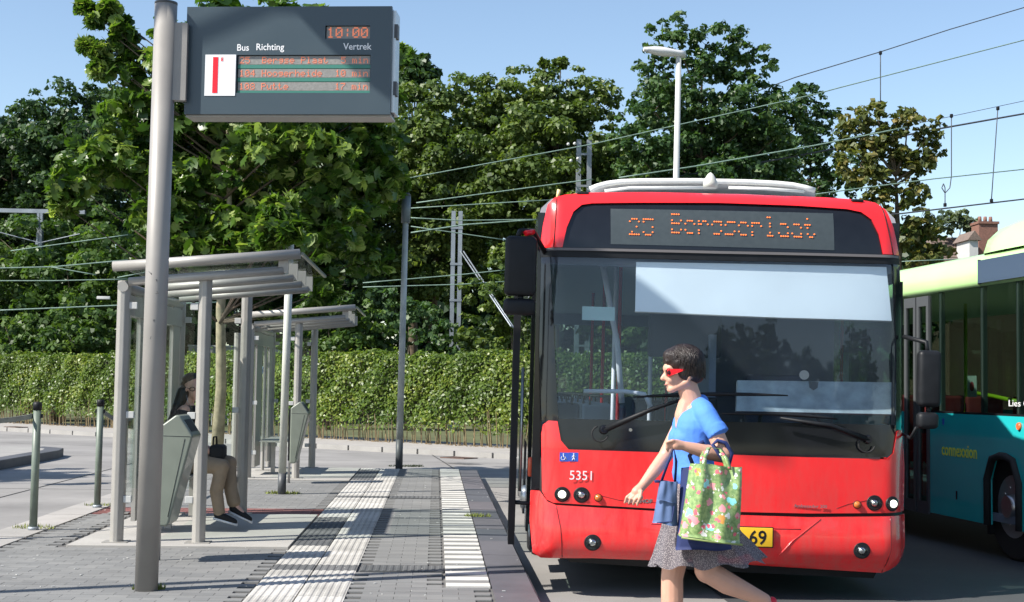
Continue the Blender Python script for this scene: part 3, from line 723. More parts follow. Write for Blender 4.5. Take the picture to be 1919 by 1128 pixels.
lp = MB().box((a[0], -.004, b[2]), (b[0], -.0005, a[2])).build('logo_panel', white, sg)
a, b = L(396, 103), L(404, 171); MB().box((a[0], -.006, b[2]), (b[0], -.0045, a[2])).build('red_bar', redpl, lp)
a = L(411, 112); text('E', .032, redpl, lp, (a[0], -.0045, a[2]+.004), (R(90), 0, 0), bold=.001)
for s_, px, py, sz in [('Bus', 441, 92, .062), ('Richting', 478, 92, .062), ('Vertrek', 645, 96, .062)]:
    a = L(px, py); text(s_, sz, white, sg, (a[0], -.0005, a[2]), (R(90), 0, 0), bold=.0005, xs=.93)
sg.rotation_euler.z = R(-7)
# bracket between pole and sign
bk = at(332, 118, PD); MB().box((.05, -.03, bk.z-.25), (x0-PX+.02, .03, bk.z+.26)).build('bracket', polem, pole)

# ---- litter bins on a thin leg
def make_bin(px, py, label):
    b0 = gr(px, py, 0); t = thing('litter_bin', label, 'litter bin', (b0.x, b0.y, 0), group='grey green bins beside the shelters')
    MB().tube([(0, 0, -.02), (0, 0, .98)], .017, 14).build('leg', steel, t)
    pr = [(.022, .27), (.022, 1.00), (.135, 1.085), (.165, 1.08), (.262, .93), (.105, .285), (.085, .268)]
    bm = bmesh.new(); W_ = .19
    f = bm.faces.new([bm.verts.new((x, -W_, z)) for x, z in pr]); r_ = bmesh.ops.extrude_face_region(bm, geom=[f])
    bmesh.ops.translate(bm, verts=[v for v in r_['geom'] if isinstance(v, bmesh.types.BMVert)], vec=(0, 2*W_, 0))
    bmesh.ops.recalc_face_normals(bm, faces=bm.faces)
    bmesh.ops.bevel(bm, geom=list(bm.edges), offset=.016, segments=3, profile=.5, affect='EDGES')
    me = bpy.data.meshes.new('bin_body'); bm.to_mesh(me); bm.free(); me.materials.append(binm)
    for p in me.polygons: p.use_smooth = True
    o = link('bin_body', me, t); o.modifiers.new('w', 'WEIGHTED_NORMAL')
    MB().box((-.012, -.10, .3), (.026, .10, .98)).build('back_plate', blackp, t)
    # sloping mouth of the lid
    d = Vector((.262-.165, 0, .93-1.08)); n = Vector((-d.z, 0, d.x)).normalized()
    p0 = Vector((.165, 0, 1.08))+d*.22; p1 = Vector((.165, 0, 1.08))+d*.80
    vs = [p0+n*.003+Vector((0, -.13, 0)), p1+n*.003+Vector((0, -.13, 0)), p1+n*.003+Vector((0, .13, 0)), p0+n*.003+Vector((0, .13, 0))]
    vs += [v-n*.02 for v in vs]
    MB().add(vs, [(0, 1, 2, 3), (4, 7, 6, 5), (0, 4, 5, 1), (1, 5, 6, 2), (2, 6, 7, 3), (3, 7, 4, 0)]).build('mouth', blackp, t)
    mb = MB(); mb.tube([(.205, -W_-.001, .91), (.098, -W_-.001, .34)], .0022, 5); mb.build('door_seam', blackp, t)
    mb = MB(); mb.tube([(.03, -W_-.0005, .93), (.245, -W_-.0005, .925)], .0018, 5); mb.build('lid_seam', blackp, t)
    return t
make_bin(296, 1050, 'olive grey litter bin right behind the thick sign pole, its leg set in the pavers')
g2 = gr(540, 908, 0)
bin2 = make_bin(541, 905, 'olive grey litter bin in front of the far shelter, beside the cream pole')

# ---- bollards with a sagging belt
def make_bollard(px, py, label, X=None, Y=None):
    b0 = gr(px, py, 0) if X is None else Vector((X, Y, 0))
    t = thing('bollard', label, 'bollard', (b0.x, b0.y, 0.004), group='green bollards along the left lane')
    MB().tube([(0, 0, -.02), (0, 0, 1.06)], .034, 20).build('post', bollm, t)
    MB().tube([(0, 0, 1.055), (0, 0, 1.10), (0, 0, 1.125)], [.039, .039, .034], 20).build('cap', blackp, t)
    MB().tube([(0, 0, 0), (0, 0, .03)], .046, 20).build('foot_ring', galv, t)
    MB().box((-.05, -.012, .985), (.05, .012, 1.02)).build('clip', blackp, t)
    return t
B1 = make_bollard(62, 994, 'left green bollard with a black cap, its belt running off to the left')
B2 = make_bollard(182, 952, 'right green bollard with a black cap, left of the first shelter')
B0 = make_bollard(0, 0, 'green bollard just outside the view at left, nearest of the row', B1.location.x-.62, B1.location.y-.9)
B3 = make_bollard(0, 0, 'green bollard hidden behind the shelter posts, last of the row', B2.location.x, B2.location.y+2.2)
def belt(a, b, sag, label):
    pts = []; a = Vector(a); b = Vector(b)
    for i in range(13):
        t = i/12; p = a.lerp(b, t); p.z -= sag*4*t*(1-t); pts.append(p)
    mb = MB(); d = (b-a).normalized(); n = Vector((-d.y, d.x, 0))*.006
    rings = [[p+n+Vector((0, 0, .022)), p+n-Vector((0, 0, .022)), p-n-Vector((0, 0, .022)), p-n+Vector((0, 0, .022))] for p in pts]
    mb.loft(rings, cap=True, smooth=False); o = mb.build('barrier_belt', mat('grey_belt', (.20, .21, .19), .7, noise=.2)); tag(o, label, 'belt')
belt(B0.location+Vector((.03, .03, 1.0)), B1.location+Vector((-.04, 0, 1.0)), .04, 'grey belt slung from the left bollard out of the view')
belt(B2.location+Vector((.02, .04, 1.0)), B3.location+Vector((0, -.04, 1.0)), .12, 'grey belt sagging from the right bollard behind the shelter posts')

# ---- shelters
def make_shelter():
    SX, SY = -2.0, 11.38
    t = thing('bus_shelter', 'nearest bus shelter, grey steel posts and slanted tube roof, a woman sitting inside', 'bus shelter', (SX, SY, .012), group='grey bus shelters on the platform')
    def v(x, y, z): return (x-SX, y-SY, z-.012)
    def roofz(x): return 2.20+(x+2.75)*.088
    def post(x, y, r=.052, zt=None):
        zt = zt or roofz(x)-.06; a = v(x, y, .012); b = v(x, y, zt)
        pl = [(-r, -r*.35), (-r*.35, -r), (r*.35, -r), (r, -r*.35), (r, r*.6), (-r, r*.6)]
        pl = [(a[0]+p[0], a[1]+p[1]) for p in pl]
        MB().prism(pl, 'z', a[2], b[2]).build('post', greym, t, bevel=.006)
        MB().box((a[0]-.10, a[1]-.09, 0), (a[0]+.10, a[1]+.09, .006)).build('foot_plate', greym, t)
    XLp, XRp = -2.59, -1.925
    for (x, y) in [(XLp, 11.62), (XRp, 11.62), (XRp, 14.15), (XLp, 14.15), (-3.13, 14.15)]: post(x, y)
    for y in (13.3,): post(XLp, y, .026)
    # glass walls
    def pane(a, b, nm='glass_pane'):
        MB().box(v(*a), v(*b)).build(nm, glass, t)
    pane((XLp-.004, 11.70, .30), (XLp+.004, 12.2, 2.1)); pane((XLp-.004, 12.9, .30), (XLp+.004, 13.26, 2.1)); pane((XLp-.004, 13.34, .30), (XLp+.004, 13.7, 2.1))
    pane((XLp+.10, 11.60, .45), (XRp-.075, 11.608, 2.05)); pane((XLp+.10, 14.15, .45), (XRp-.075, 14.158, 2.08)); pane((-3.05, 14.15, .3), (XLp-.09, 14.158, 2.08))
    MB().box(v(XLp-.018, 12.22, .12), v(XLp+.018, 12.86, 2.12)).build('timetable_panel', greym, t)
    MB().box(v(XLp-.018, 13.72, .12), v(XLp+.018, 14.08, 2.12)).build('side_panel', greym, t)
    # clamps
    for (x, y, s_) in [(XRp, 11.62, -1), (XLp, 11.62, 1), (XRp, 14.15, -1), (XLp, 14.15, 1)]:
        for z in (.36, 1.05, 1.95):
            a = v(x+s_*.05, y-.028, z-.028); b = v(x+s_*.115, y+.012, z+.028)
            MB().box((min(a[0], b[0]), a[1], a[2]), (max(a[0], b[0]), b[1], b[2])).build('clamp', whitem, t, bevel=.004)
    # roof
    XA, XB = -2.66, -1.14
    Y0, Y1 = 11.50, 13.95
    ft = MB().tube([v(XA, Y0, roofz(XA)+.055), v(XB, Y0, roofz(XB)+.055)], .042, 20); ft.build('front_roof_tube', greym, t)
    mb = MB(); a0, a1, b0, b1 = v(XA, Y0, roofz(XA)+.05), v(XA, Y1, roofz(XA)+.05), v(XB, Y0, roofz(XB)+.05), v(XB, Y1, roofz(XB)+.05)
    mb.add([a0, b0, b1, a1, *[(p[0], p[1], p[2]+.012) for p in (a0, b0, b1, a1)]], [(0, 1, 2, 3), (4, 7, 6, 5), (0, 4, 5, 1), (1, 5, 6, 2), (2, 6, 7, 3), (3, 7, 4, 0)])
    mb.build('glass_roof', roofg, t)
    for y in (11.56, 12.35, 13.12, 13.82):
        MB().tube([v(XA+.12, y, roofz(XA)-.065), v(XB-.14, y, roofz(XB)-.08)], .036, 16).build('rafter_tube', greym, t)
        q = v(XB-.15, y, roofz(XB)-.04); MB().box((q[0]-.03, q[1]-.02, q[2]-.06), (q[0]+.05, q[1]+.02, q[2]+.085)).build('rafter_bracket', greym, t)
    # lengthwise carriers
    MB().tube([v(XLp, 11.56, roofz(XLp)-.11), v(XLp, 14.2, roofz(XLp)-.11)], .045, 12).build('side_beam', greym, t)
    MB().box(v(XLp-.05, 11.6, roofz(XLp)-.34), v(XLp+.03, 14.2, roofz(XLp)-.17)).build('side_fascia', greym, t)
    mb = MB(); mb.add([v(XB, Y0, roofz(XB)+.046), v(XB+.025, Y0, roofz(XB)+.048), v(XB+.025, Y1, roofz(XB)+.048), v(XB, Y1, roofz(XB)+.046), v(XB, Y0, roofz(XB)+.068), v(XB+.025, Y0, roofz(XB)+.070), v(XB+.025, Y1, roofz(XB)+.070), v(XB, Y1, roofz(XB)+.068)], [(0, 3, 2, 1), (4, 5, 6, 7), (0, 1, 5, 4), (1, 2, 6, 5), (2, 3, 7, 6), (3, 0, 4, 7)])
    mb.build('edge_strip', binm, t)
    # bench
    MB().box(v(XLp+.06, 12.25, .475), v(XLp+.46, 13.95, .50)).build('bench_seat', greym, t, bevel=.005)
    for y in (12.5, 13.7): MB().box(v(XLp+.22, y-.02, .035), v(XLp+.28, y+.02, .475)).build('bench_leg', greym, t)
    # round sticker on the glass
    st = MB().tube([v(XLp+.006, 13.0, 1.52), v(XLp+.009, 13.0, 1.52)], .055, 20).build('round_sticker', mat('pale_blue_sticker', (.45, .62, .72), .5), t)
    mb = MB()
    for k in range(4):
        a = k*math.pi/4; d = Vector((0, math.cos(a), math.sin(a)))*.045; c = Vector(v(XLp+.0105, 13.0, 1.52)); mb.tube([c-d, c+d], .004, 4)
    mb.build('sticker_mark', bluep, st)
    return t
sh1 = make_shelter(); sh2 = copy_tree(sh1); sh2.location.y += 7.9
sh2['label'] = 'farther bus shelter, grey tube roof, behind the cream pole'

# ---- cream pole and lamp posts
g3 = gr(528, 926, 0)
t = thing('cream_pole', 'slim cream pole with a dark foot between the two shelters, top in the leaves', 'pole', (g3.x, g3.y, 0))
MB().tube([(0, 0, .25), (.03, 0, 3.55)], .047, 20).build('pole_shaft', creamm, t); MB().tube([(0, 0, -.02), (0, 0, .25)], .050, 20).build('pole_foot', darkm, t)
g4 = gr(750, 873, 0)
t = thing('lamp_post', 'thin lamp post with a dark cylinder lantern at the far end of the platform', 'lamp post', (g4.x, PE-.12, 0))
MB().tube([(0, 0, .45), (.03, 0, 3.95)], [.055, .045], 18).build('pole_shaft', mat('mottled_pole_paint', (.40, .42, .40), .6, noise=.3, nscale=3), t)
MB().tube([(0, 0, -.02), (0, 0, .46)], .058, 18).build('pole_foot', darkm, t)
MB().tube([(.03, 0, 3.92), (.033, 0, 4.36)], .072, 20).build('lantern', mat('lantern_grey', (.12, .15, .17), .4), t)
MB().tube([(.033, 0, 4.355), (.033, 0, 4.40)], [.08, .05], 20).build('lantern_cap', darkm, t)
# street light behind the red bus
p = at(1272, 100, 26.3)
t = thing('street_light', 'tall white street light with a flat arm, rising behind the red bus roof', 'street light', (p.x, 26.3, ROADZ))
hp = p.z-ROADZ
MB().tube([(-.1, 0, 0), (0, 0, hp)], [.075, .052], 20).build('pole_shaft', whitem, t)
a = at(1206, 92, 26.3)-Vector((p.x, 26.3, ROADZ)); b = at(1284, 102, 26.3)-Vector((p.x, 26.3, ROADZ))
mb = MB(); rings = []
for i in range(9):
    k = i/8; c = a.lerp(b, k); h = .035+.055*math.sin(min(1, k*1.4)*math.pi*.8); w_ = .09+.05*math.sin(k*math.pi)
    rings.append([c+Vector((0, w_*math.cos(q), h*math.sin(q))) for q in [2*math.pi*j/14 for j in range(14)]])
mb.loft(rings, cap=True).build('lamp_head', mat('lamp_head_grey', (.55, .55, .56), .4), t)
MB().box((a.x+.05, -.07, a.z-.055), (a.x+.45, .07, a.z-.03)).build('lamp_window', clear, t)

# ---- railway masts, wires
def mast(name, label, px, yt, yb, D, w_=.11, gap=.17, cat='mast', hang=None):
    a = at(px, yt, D); b = at(px-6, yb, D); zb = -.17 if hang is None else b.z
    t = thing(name, label, cat, (b.x, D, zb)); dx = a.x-b.x
    for s_ in (-1, 1):
        MB().box((s_*gap/2-w_/2+(dx if s_ > -9 else 0)*.5, -.1, 0), (s_*gap/2+w_/2+dx*.5, .1, a.z-zb)).build('column', galv, t)
    n = max(3, int((a.z-zb)/1.1))
    for i in range(n):
        z = (i+.5)*(a.z-zb)/n; MB().box((-gap/2-w_/2-.02+dx*.5, -.115, z), (gap/2+w_/2+.02+dx*.5, -.101, z+.08)).build('batten', galv, t)
    return t
MD = 48
m1 = mast('railway_mast', 'galvanised twin column mast with two long stays, above the hedge between lamp post and bus', 857, 396, 700, MD, .14, .24)
m2 = mast('railway_mast', 'galvanised mast top standing just behind the left corner of the red bus roof', 1095, 262, 700, 52, .17, .40)
m3 = mast('railway_mast', 'short hanging mast on the cross beam at the far left', 77, 400, 517, 50, .09, .11, hang=1)
for (a, b) in [((868, 470), (968, 622)), ((862, 470), (958, 612))]:
    p, q = at(*a, MD), at(*b, 40); MB().tube([p-m1.location, q-m1.location], .024, 6).build('stay', galv, m1)
bm_ = MB(); p, q = at(-40, 391, 50), at(160, 397, 50); bm_.box((p.x, 49.9, p.z-.12), (q.x, 50.1, p.z+.02))
o = bm_.build('cross_beam', galv); tag(o, 'thin grey cross beam at the far left that carries the hanging mast', 'beam')
wm = mat('weathered_copper_wire', (.16, .24, .20), .6, noise=.2); wd_ = mat('dark_wire', (.045, .05, .06), .6)
def wire(pts, r, m, label, D=56, name='overhead_wire', grp='overhead wires of the railway', Ds=None):
    P = [at(x, y, (Ds[i] if Ds else D)) for i, (x, y) in enumerate(pts)]
    Q = []
    for i in range(len(P)-1):
        for k in range(4): Q.append(P[i].lerp(P[i+1], k/4))
    Q.append(P[-1]); c = Q[0].copy(); mb = MB(); mb.tube([q-c for q in Q], r, 6)
    o = mb.build(name, m); o.location = c; tag(o, label, 'wire', grp); return o
wire([(1990, -14), (1919, 14), (1780, 55), (1650, 97), (1490, 145), (1380, 185)], .022, wd_, 'topmost dark wire in the right sky, climbing to the top right corner')
wire([(1990, 55), (1919, 75), (1570, 165), (1530, 176), (1110, 270), (775, 332), (700, 345)], .020, wm, 'long pale wire from the right edge, below the topmost one, to the mast top', D=46)
wire([(1990, 170), (1919, 189), (1740, 227), (1600, 256)], .014, wd_, 'hairline wire just above the thick dark wire at right', D=60)
wire([(1990, 196), (1919, 213), (1766, 240), (1600, 272), (1440, 302), (1230, 338)], .036, wd_, 'thick dark wire crossing the brownish chestnut tree', D=50)
wire([(1700, 238), (1530, 272), (1300, 312), (1160, 333)], .024, wm, 'pale wire over the white roof fairing, beside the thick dark wire', D=43)
wire([(1990, 306), (1919, 317), (1750, 335), (1580, 357), (1520, 365)], .020, wm, 'pale wire at right just above the red roof corner', D=43)
wire([(1990, 365), (1919, 373), (1690, 400), (1640, 405)], .026, wd_, 'lower dark wire at right that holds both droppers', D=43)
wire([(1990, 478), (1919, 480), (1690, 490)], .016, wm, 'faint lowest wire at right above the lime green bus', D=43)
wire([(780, 380), (1040, 345), (1110, 336)], .020, wm, 'upper wire of the pair that reaches the red roof from the left', D=44)
wire([(770, 390), (1040, 374)], .018, wm, 'lower wire of the pair that reaches the red roof from the left', D=44)
wire([(770, 408), (860, 413), (1015, 411)], .018, wm, 'nearly level wire at the mast head left of the bus mirror', D=44)
wire([(770, 436), (870, 421), (1010, 411)], .024, wm, 'wire rising from the lantern to the mast head', D=44)
wire([(770, 424), (950, 450)], .016, wm, 'faint wire falling right below the mast head', D=44)
wire([(680, 530), (860, 515), (955, 505)], .018, wm, 'upper low wire between far shelter roof and bus mirror', D=44)
wire([(680, 538), (860, 533), (955, 527)], .018, wm, 'lower low wire between far shelter roof and bus mirror', D=44)
wire([(-40, 503), (100, 500), (240, 487)], .020, wm, 'upper wire at the far left below the hanging mast', D=44)
wire([(-40, 526), (100, 526), (240, 523)], .018, wm, 'middle wire at the far left', D=44)
wire([(-40, 583), (225, 572), (420, 566)], .022, wm, 'lowest wire at the far left, running behind the shelter', D=44)
wire([(-40, 425), (75, 455), (195, 428)], .020, galv, 'bent stay wire tied to the hanging mast', D=49)
wire([(95, 500), (180, 515)], .018, wm, 'short wire below the hanging mast', D=44)
wire([(220, 520), (330, 500), (420, 490)], .018, wm, 'wire behind the thick pole at shelter roof height', D=44)
wire([(20, 470), (130, 455), (240, 440)], .018, wm, 'wire rising to the right through the dark trees at far left', D=46)
for pts, lb in [([(1650, 99), (1650, 192)], 'straight thin dropper hanging from the topmost wire'),
                ([(1783, 217), (1783, 330), (1780, 352), (1771, 362), (1765, 352), (1768, 344), (1771, 352), (1771, 382)], 'looped dropper hanging left of the other in the right sky'),
                ([(1870, 203), (1858, 374)], 'slanting dropper at the right edge of the sky')]:
    wire(pts, .016, wd_, lb, D=43, name='wire_dropper', grp='droppers between the wires')
for x, y, lb in [(1650, 99, 'small dark clamp on the topmost wire'), (1783, 217, 'dark clamp at the top of the looped dropper'), (1870, 203, 'dark clamp at the top of the slanting dropper'), (1771, 384, 'dark clamp at the foot of the looped dropper'), (1858, 376, 'dark clamp at the foot of the slanting dropper')]:
    p = at(x, y, 43); o = MB().rbox((-.045, -.045, -.06), (.045, .045, .06), .02).build('wire_clamp', blackp); o.location = p; tag(o, lb, 'clamp', 'wire clamps')
p = at(194, 558, 43); o = MB().rbox((-.2, -.04, -.045), (.2, .04, .045), .01).build('insulator', whitem); o.location = p; tag(o, 'small white plate hanging among the wires left of the first shelter', 'plate')
for x, y, lb in [(1065, 270, 'upper white insulator, farther from the mast behind the red bus corner'), (1077, 269, 'upper white insulator nearest the mast behind the red bus corner'), (1070, 301, 'lower white insulator, farther from the mast behind the red bus corner'), (1083, 297, 'lower white insulator touching the mast behind the red bus corner')]:
    p = at(x, y, 46); o = MB().ell((0, 0, 0), (.055, .055, .055), 10, 6).build('glass_insulator', whitem); o.location = p; tag(o, lb, 'insulator', 'round insulators at the mast')

# ---- far things: wall, fence, container, house
def Bx(name, x0_, y0_, x1_, y1_, D, dd, m, label, cat, zb=None):
    a = at(x0_, y1_, D); b = at(x1_, y0_, D); z0_ = a.z if zb is None else zb
    t = thing(name, label, cat, ((a.x+b.x)/2, D, z0_)); hw = (b.x-a.x)/2
    MB().box((-hw, 0, 0), (hw, dd, b.z-z0_)).build('body', m, t); return t, hw, b.z-z0_
t, hw, hh = Bx('garden_wall', 352, 652, 532, 700, 54, .3, conc, 'pale garden wall seen through the first shelter above the hedge', 'wall', -.17)
MB().box((-hw-.03, -.05, hh), (hw+.03, .35, hh+.06)).build('coping', whitem, t)
t, hw, hh = Bx('container', 538, 653, 632, 700, 52, 2.2, mat('brown_container_paint', (.13, .06, .05), .6, noise=.2), 'dull brown container behind the hedge at the far shelter', 'container', -.17)
for i in range(9): MB().box((-hw+.1+i*hw*.22, -.03, .05), (-hw+.16+i*hw*.22, 0, hh-.05)).build('rib', darkm, t)
t = thing('slat_fence', 'white low slat fence behind the seated woman, over the hedge', 'fence', (at(370, 700, 49).x, 49, -.17))
zt_ = at(370, 684, 49).z+.17
MB().box((-.9, 0, zt_-.06), (2.2, .05, zt_)).build('rail', whitem, t)
for i in range(22): MB().box((-.88+i*.14, .01, 0), (-.83+i*.14, .04, zt_-.06)).build('slat', whitem, t)
HDp = 92
a = at(1782, 432, HDp); b = at(2010, 432, HDp); e0 = at(1768, 492, HDp); hx = thing('house', 'brown tiled house roof with a brick chimney far behind the lime green bus', 'house', (a.x, HDp, -.17))
def hv(p, dy=0): return (p.x-a.x, dy, p.z+.17)
A0, B0_, E0 = hv(a), hv(b), hv(e0)
MB().box((E0[0]+.5, .3, 0), (B0_[0]+3, 8.3, E0[2]-.6)).build('wall', brick, hx)
MB().add([(E0[0], -.6, E0[2]-1.2), (B0_[0]+3, -.6, E0[2]-1.2), (B0_[0]+3, 4.3, B0_[2]), (A0[0], 4.3, A0[2]), (E0[0], 9.2, E0[2]-1.2), (B0_[0]+3, 9.2, E0[2]-1.2)], [(0, 1, 2, 3), (3, 2, 5, 4), (0, 3, 4)]).build('roof', rooft, hx)
mb = MB(); rr = random.Random(6)
for i in range(14):     # tile courses
    k = i/14; y_ = -.6+4.9*k; z_ = E0[2]-1.2+(A0[2]-E0[2]+1.2)*k; xl_ = E0[0]+(A0[0]-E0[0])*k
    mb.box((xl_, y_-.03, z_+.02), (B0_[0]+3, y_+.05, z_+.10))
tag(mb.build('tile_courses', rooft, hx), kind='stuff')
c0, c1 = at(1853, 437, HDp-.5), at(1889, 411, HDp-.5)
MB().box((c0.x-a.x, 1.2, c0.z-1.5), (c1.x-a.x, 2.6, c1.z+.17)).build('chimney', brick, hx)
MB().box((c0.x-a.x-.07, 1.1, c1.z+.05), (c1.x-a.x+.07, 2.7, c1.z+.22)).build('chimney_cap', brick, hx)
for i in range(3): MB().tube([(c0.x-a.x+.3+i*.38, 1.8, c1.z+.2), (c0.x-a.x+.3+i*.38, 1.8, c1.z+.62)], [.14, .11], 10).build('chimney_pot', brick, hx)
d0 = at(1838, 470, HDp); MB().box((d0.x-a.x-.9, -.3, d0.z-.5), (d0.x-a.x-.3, 2, d0.z+.9)).build('dormer', whitem, hx)
MB().prism([(d0.x-a.x-1.1, d0.z+.85), (d0.x-a.x-.1, d0.z+.85), (d0.x-a.x-.6, d0.z+1.5)], 'y', -.5, 2.3).build('dormer_roof', rooft, hx)
q0 = at(1855, 432, HDp); MB().box((q0.x-a.x-.1, 3.2, q0.z-.9), (q0.x-a.x+.08, 3.3, q0.z+.2), .5).build('gable_board', whitem, hx)
# ================================================================== RED BUS
BS = 268.0; BY = 9.7
BX = (1350-820)/BS+.025; 
bus = thing('red_bus', 'red city bus seen front on, orange LED destination above its windscreen', 'bus', (BX, BY, ROADZ), (0, .014, -.045)); bus.scale.x = 1.04
def bl(px, py):
    dx, dy = px-1350, py-700
    return ((dx+.029*dy)/BS, 1.592-(dy-.029*dx)/BS)
HWb = 1.278
def fy(x, z):
    """how far the skin lies behind the front plane"""
    a = min(abs(x)/HWb, 1.0); y = .055*a*a; r = .17; e = abs(x)-(HWb-r)
    if e > 0: y += r*1.15*(1-math.sqrt(max(0, 1-(min(e, r)/r)**2)))
    if z > 2.42: y += .35*(z-2.42)**2+.04*(z-2.42)
    if z > 2.74: t = min((z-2.74)/.17, 1); y += .14*(1-math.sqrt(max(0, 1-t*t)))
    if z > 1.05: y += .05*(min(z, 2.42)-1.05)
    if z < .62: y += .25*(.62-z)**2
    if z < .36: t = min((.36-z)/.1, 1); y += .06*(1-math.sqrt(max(0, 1-t*t)))
    return y
def inside(p, poly):
    c = False; n = len(poly); j = n-1
    for i in range(n):
        a, b = poly[i], poly[j]
        if (a[1] > p[1]) != (b[1] > p[1]) and p[0] < (b[0]-a[0])*(p[1]-a[1])/(b[1]-a[1])+a[0]: c = not c
        j = i
    return c
def resample(poly, step):
    out = []; n = len(poly)
    for i in range(n):
        a = Vector(poly[i]); b = Vector(poly[(i+1) % n]); k = max(1, int((b-a).length/step))
        for j in range(k): out.append(a.lerp(b, j/k))
    return out
def round_poly(poly, r, seg=4):
    out = []; n = len(poly)
    for i in range(n):
        p = Vector(poly[i]); a = Vector(poly[i-1])-p; b = Vector(poly[(i+1) % n])-p
        rr_ = min(r, a.length*.45, b.length*.45); s = p+a.normalized()*rr_; e = p+b.normalized()*rr_
        for k in range(seg+1):
            t = k/seg; out.append(s*(1-t)**2+p*2*t*(1-t)+e*t*t)
    return out
def skin_panel(name, poly, m, parent, off=0.0, th=.02, step=.06, rnd_=0, fn=fy, lbl=None):
    P = [Vector(p) for p in poly]
    if rnd_: P = round_poly(P, rnd_)
    P = resample(P, step); n = len(P)
    x0_, x1_ = min(p.x for p in P), max(p.x for p in P); z0_, z1_ = min(p.y for p in P), max(p.y for p in P)
    pts = list(P); gx = x0_+step*.5
    while gx < x1_:
        st = step*(.5 if abs(gx) > HWb-.22 else 1.3); gz = z0_+step*.5
        while gz < z1_:
            q = Vector((gx, gz))
            if inside(q, P) and min((q-p).length for p in P) > step*.35: pts.append(q)
            gz += step*1.2
        gx += st
    vs, es, fs, *_ = delaunay_2d_cdt(pts, [(i, (i+1) % n) for i in range(n)], [], 1, 1e-6)
    V = [(v.x, fn(v.x, v.y)-off, v.y) for v in vs]; nv = len(V)
    cnt = {}
    for f in fs:
        for i in range(3):
            a, b = f[i], f[(i+1) % 3]; cnt[(min(a, b), max(a, b))] = cnt.get((min(a, b), max(a, b)), 0)+1
    mb = MB(); fl = []
    for f in fs:
        a, b, c = (Vector(vs[i]) for i in f)
        fl.append(tuple(f) if (b-a).cross(c-a) > 0 else tuple(reversed(f)))
    mb.add(V, fl, True)
    Vb = [(x, y+th, z) for x, y, z in V]; mb.add(Vb, [tuple(reversed(f)) for f in fl], True)
    rim = [];  rv = []
    for f in fl:
        for i in range(3):
            a, b = f[i], f[(i+1) % 3]
            if cnt[(min(a, b), max(a, b))] == 1:
                k = len(rv); rv += [V[a], V[b], Vb[b], Vb[a]]; rim.append((k, k+3, k+2, k+1))
    mb.add(rv, rim, False)
    o = mb.build(name, m, parent)
    if lbl: o['label'] = lbl
    return o
def bpoly(pp): return [bl(*p) for p in pp]
# top cap with the destination opening (four pieces welded round the opening)
outer = [(1018, 457), (1024, 412), (1033, 372), (1046, 358), (1066, 352), (1110, 347), (1230, 345), (1400, 347), (1560, 354), (1625, 360), (1648, 366), (1664, 382), (1676, 418), (1686, 471)]
inner = [(1652, 470), (1646, 432), (1634, 402), (1616, 387), (1590, 381), (1500, 375), (1350, 370), (1200, 370), (1115, 371), (1096, 374), (1080, 388), (1067, 420), (1059, 458)]
skin_panel('roof_cap', bpoly(outer+inner), red, bus, .012, .03, .035)
skin_panel('destination_glass', bpoly([(1056, 462), (1064, 418), (1078, 386), (1095, 370), (1200, 367), (1350, 367), (1500, 372), (1592, 378), (1620, 385), (1638, 402), (1650, 432), (1656, 474)]), blackg, bus, -.006, .01, .05)
sb = skin_panel('led_display', bpoly([(1149, 382), (1563, 390), (1561, 463), (1148, 452)]), disp, bus, -.003, .004, .08)
# seams of the cap
for (a, b) in [((1050, 360), (1043, 457)), ((1656, 372), (1672, 471))]:
    pts = []
    for i in range(9):
        x, z = bl(a[0]+(b[0]-a[0])*i/8, a[1]+(b[1]-a[1])*i/8); pts.append((x, fy(x, z)-.0135, z))
    MB().tube(pts, .0035, 5).build('panel_seam', blackp, bus)
# frame around the windscreen
skin_panel('windscreen_header', bpoly([(1019, 457), (1350, 465), (1687, 471), (1688, 489), (1350, 484), (1020, 475)]), blackp, bus, .004, .03, .06)
skin_panel('rain_strip', bpoly([(1022, 458), (1350, 466), (1684, 472), (1684, 477), (1350, 471), (1022, 463)]), mat('grey_strip', (.13, .12, .12), .5), bus, .014, .02, .06)
skin_panel('left_pillar', bpoly([(1020, 475), (1036, 476), (1042, 600), (1050, 790), (1020, 792), (1016, 650)]), blackg, bus, .002, .03, .04)
skin_panel('right_pillar', bpoly([(1672, 488), (1688, 489), (1694, 650), (1692, 808), (1668, 806), (1674, 650)]), blackg, bus, .002, .03, .04)
skin_panel('windscreen', bpoly([(1032, 475), (1350, 484), (1676, 489), (1678, 650), (1672, 800), (1500, 796), (1250, 792), (1046, 788), (1038, 640)]), wsg, bus, -.006, .006, .09)
skin_panel('lower_mask', bpoly([(1046, 785), (1250, 789), (1500, 793), (1674, 797), (1667, 836), (1652, 858), (1500, 856), (1066, 845), (1053, 832)]), blackg, bus, .001, .03, .06, .02)
skin_panel('front_panel', bpoly([(1020, 922), (1019, 815), (1022, 797), (1032, 789), (1048, 790), (1054, 826), (1068, 843), (1300, 850), (1500, 857), (1646, 861), (1660, 850), (1670, 808), (1692, 808), (1694, 880), (1691, 962), (1500, 962), (1300, 957), (1040, 943), (1028, 937)]), red, bus, .012, .04, .05)
skin_panel('seam_shadow_gap', bpoly([(1030, 935), (1300, 952), (1500, 958), (1690, 958), (1690, 975), (1500, 975), (1300, 968), (1015, 950)]), blackp, bus, -.012, .02, .08)
def fyb(x, z): return fy(x, z)-.035*math.exp(-((z-.40)/.16)**2)
